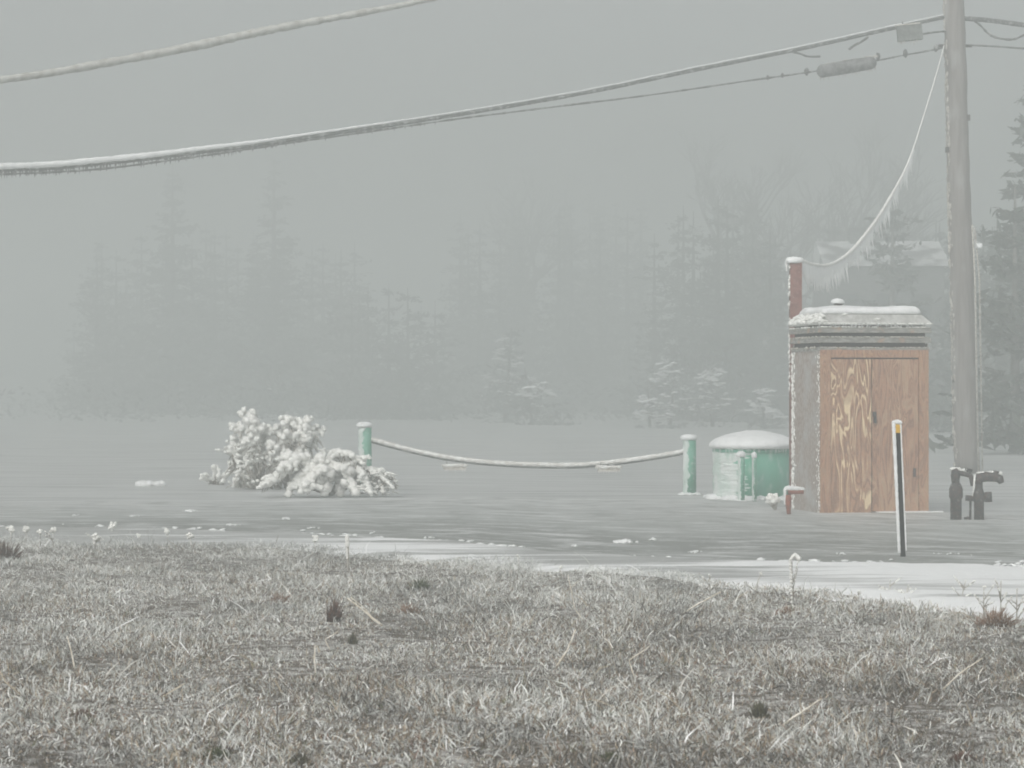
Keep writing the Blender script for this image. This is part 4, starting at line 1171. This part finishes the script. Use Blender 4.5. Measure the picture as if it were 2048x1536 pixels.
def bare_mesh(tr, base, h, rnd, spread=.45, depth=5):
    def rec(p, d, L, r, k):
        e = p + d * L
        mid_ = p.lerp(e, .5) + Vector((rnd.gauss(0, 1), rnd.gauss(0, 1), 0)) * L * .06
        tr.tube([p, mid_, e], [r, r * .85, r * .7], 5 if k > 3 else 3, cap=False)
        if k == 0: return
        for _ in range(3 if k > 1 else 4):
            nd = (d + Vector((rnd.gauss(0, spread), rnd.gauss(0, spread), rnd.gauss(.12, spread * .4)))).normalized()
            rec(p.lerp(e, rnd.uniform(.45, 1)), nd, L * rnd.uniform(.55, .82), r * .6, k - 1)
    rec(base, Vector((rnd.gauss(0, .04), 0, 1)), h * .34, h * .016, depth)
def bare(px, topy, Y, label, spread=.42, depth=5, group=None):
    rnd = random.Random(int(px * 7 + topy))
    base = Vector(((px - 1024) / F * Y, Y, 0)); h = CAMH - (topy - 768) / F * Y
    o = thing('bare_tree', label, 'tree', base, group)
    tr = MB(); bare_mesh(tr, base, h * 1.0, rnd, spread, depth); 
    zmax = max(q[2] for q in tr.v); s = h / zmax
    tr.v = [(base.x + (q[0] - base.x) * s, base.y + (q[1] - base.y) * s, q[2] * s) for q in tr.v]
    tr.build('branches', M['twigs_far'], o)
conifer(2072, 170, 64, 1.9, 'dark ragged conifer cut by the right edge, level with the wires', first=.42, gaps=.08, quads=9, m='needles_dark')
conifer(2030, 372, 58, 2.0, 'broad dense conifer low behind the pole at the right edge', first=.02, quads=7, gaps=.02, m='needles_dark')
conifer(1785, 390, 84, 2.7, 'conifer standing between the pole and the icicle hung wire, before the snowy roof', first=.03, m='needles_dark')
conifer(345, 326, 130, 3.1, 'tall faint pine in the fog, left of two', first=.10, gaps=.28)
conifer(548, 318, 130, 3.2, 'tall faint pine in the fog, right of two', first=.10, gaps=.28)
bare(1560, 225, 112, 'tall bare tree fading in the fog left of the icicle hung wire', depth=6)
bare(1500, 245, 118, 'slim bare tree in the fog, second from the pole', depth=6)
bare(1722, 285, 105, 'bare tree in the fog just left of the service wire', depth=6)
bare(1610, 300, 110, 'small bare tree in the fog above the red post', depth=5)
bare(1050, 290, 150, 'very faint bare tree at the middle of the fog bank', depth=6)

# far woodland: one mass
b = MB(); tr = MB(); rnd = random.Random(77)
def wood(x0, x1, topfn, Y0, Y1, n, r0=1.6, r1=3.0, quads=3):
    for i in range(n):
        px = rnd.uniform(x0, x1); Y = rnd.uniform(Y0, Y1); ty = topfn(px) + abs(rnd.gauss(0, 45))
        base = Vector(((px - 1024) / F * Y, Y, 0)); h = max(2.5, CAMH - (ty - 768) / F * Y)
        conifer_mesh(b, tr, base, h, rnd.uniform(r0, r1), rnd, .03, int(h * 1.7), quads, .12)
wood(2200, 2900, lambda x: 400, 90, 130, 9)
wood(1290, 1560, lambda x: 390, 104, 126, 16)
wood(1560, 1900, lambda x: 420, 104, 126, 16)
wood(1900, 2200, lambda x: 420, 80, 105, 16)
bR, trR = b, tr
b = MB(); tr = MB()
wood(900, 1300, lambda x: 400 - (x - 900) * .05, 138, 166, 30)
wood(170, 720, lambda x: 440 + abs(x - 430) * .15, 130, 160, 34)
wood(640, 920, lambda x: 560, 110, 140, 9)
wood(-500, 160, lambda x: 640, 160, 190, 8)

for i in range(2600):
    Y = rnd.uniform(105, 165); px = rnd.uniform(-300, 2500); Xw = (px - 1024) / F * Y
    if px < 120 and rnd.random() < .7: continue
    leafquads(b, Vector((Xw, Y, rnd.random() ** 2 * 1.6)), .22, 4, rnd, .35)
b.add(tr.v, tr.f)
o = b.build('woodland', M['needles'], smooth=False); tag(o, 'pale rimed mass of evergreens fading into the fog on the left and centre', 'woodland', kind='stuff')
bR.add(trR.v, trR.f)
o = bR.build('woodland', M['needles_dark'], smooth=False); tag(o, 'darker mass of evergreens behind the shed and pole', 'woodland', kind='stuff')

# snow dusted bushes half lost in the fog
def fbush(px, py, wpx, hpx, Y, label):
    rnd = random.Random(px); c = P(px, py, Y); base = Vector((c.x, Y, 0)); k = PPM(Y)
    top = CAMH - (py - hpx / 2 - 768) / F * Y; r = wpx / k * rnd.uniform(.55, .75)
    o = thing('snowy_bush', label, 'bush', base, 'snow dusted bushes in the fog')
    tw = MB(); lf = MB(); sn = MB()
    conifer_mesh(lf, tw, base, top + .3, r, rnd, .05, int(top * 4), 3, .15, rnd.uniform(-.4, .4))
    for i in range(34):
        a = rnd.random() * 6.283; z = top * rnd.uniform(.25, .95); q = r * (1.05 - z / top) * 1.2 * rnd.random() + .1
        e = base + Vector((math.cos(a) * q, math.sin(a) * q, z)); sl = rnd.uniform(-.5, .5)
        for j in range(rnd.randint(2, 6)):
            f_ = e + Vector((j * .09 - .2, rnd.gauss(0, .08), -sl * (j * .09 - .2) + rnd.gauss(0, .02)))
            sn.lump(f_, rnd.uniform(.03, .085), (1.7, 1.3, .6), sub=1, amp=.5, seed=i)
    tw.build('trunk', M['trunk'], o); lf.build('foliage', M['needles'], o, smooth=False); sn.build('snow', M['snow'], o)
fbush(1010, 700, 110, 60, 104, 'snowy bush above the middle of the rope, higher one')
fbush(1065, 775, 120, 50, 98, 'snowy bush above the middle of the rope, lower one')
fbush(1340, 735, 100, 50, 96, 'snowy bush above the right green post')
fbush(1300, 805, 90, 30, 92, 'small snowy bush just above the right end of the rope')
fbush(1425, 745, 90, 40, 94, 'snowy bush above the green tank')
fbush(1530, 790, 80, 30, 90, 'small snowy bush left of the shed in the fog')

# house with a snow covered roof behind the trees
HY = 94.0; k = PPM(HY)
hx0, hx1 = P(1648, 0, HY).x, P(1902, 0, HY).x
ze = CAMH - (532 - 768) / F * HY; zr = CAMH - (474 - 768) / F * HY
hs0 = thing('house', 'grey house with a snow covered roof, dim in the fog behind the shed', 'house', (0.5 * (hx0 + hx1), HY + 2, 0))
b = MB(); b.box(hx0 + .2, hx1 - .2, HY + .3, HY + 5, 0, ze); b.build('wall', M['wall'], hs0, smooth=False)
b = MB(); v = [(hx0, HY, ze), (hx1, HY, ze), (hx1, HY + 2.7, zr), (hx0, HY + 2.7, zr), (hx0, HY + 5.4, ze), (hx1, HY + 5.4, ze)]
b.add(v, [(0, 1, 2, 3), (3, 2, 5, 4), (0, 3, 4), (1, 5, 2), (0, 4, 5, 1)]); roof = b.build('roof', mat('patchy_roof_snow', (.62, .63, .63), .8, c2=(.16, .16, .16), scale=.9, lo=.48, hi=.60, stretch=(1, 1, 1)), hs0, smooth=False)
b = MB(); cx_ = hx0 + 1.6; b.box(cx_ - .3, cx_ + .3, HY + 2.4, HY + 3.0, zr - .4, zr + .5); b.build('chimney', M['wall'], roof, smooth=False)
for i, xw in enumerate((hx0 + .9, hx0 + 2.4, hx0 + 3.7)):
    for zw in (1.1, 3.9):
        b = MB(); b.box(xw - .08 - .4, xw + .48, HY + .24, HY + .298, zw - .08, zw + 1.18); wn = b.build('window', M['wall'], hs0, smooth=False)
        b = MB(); b.box(xw - .4, xw + .4, HY + .22, HY + .238, zw, zw + 1.1); b.build('pane', M['glass'], wn, smooth=False)
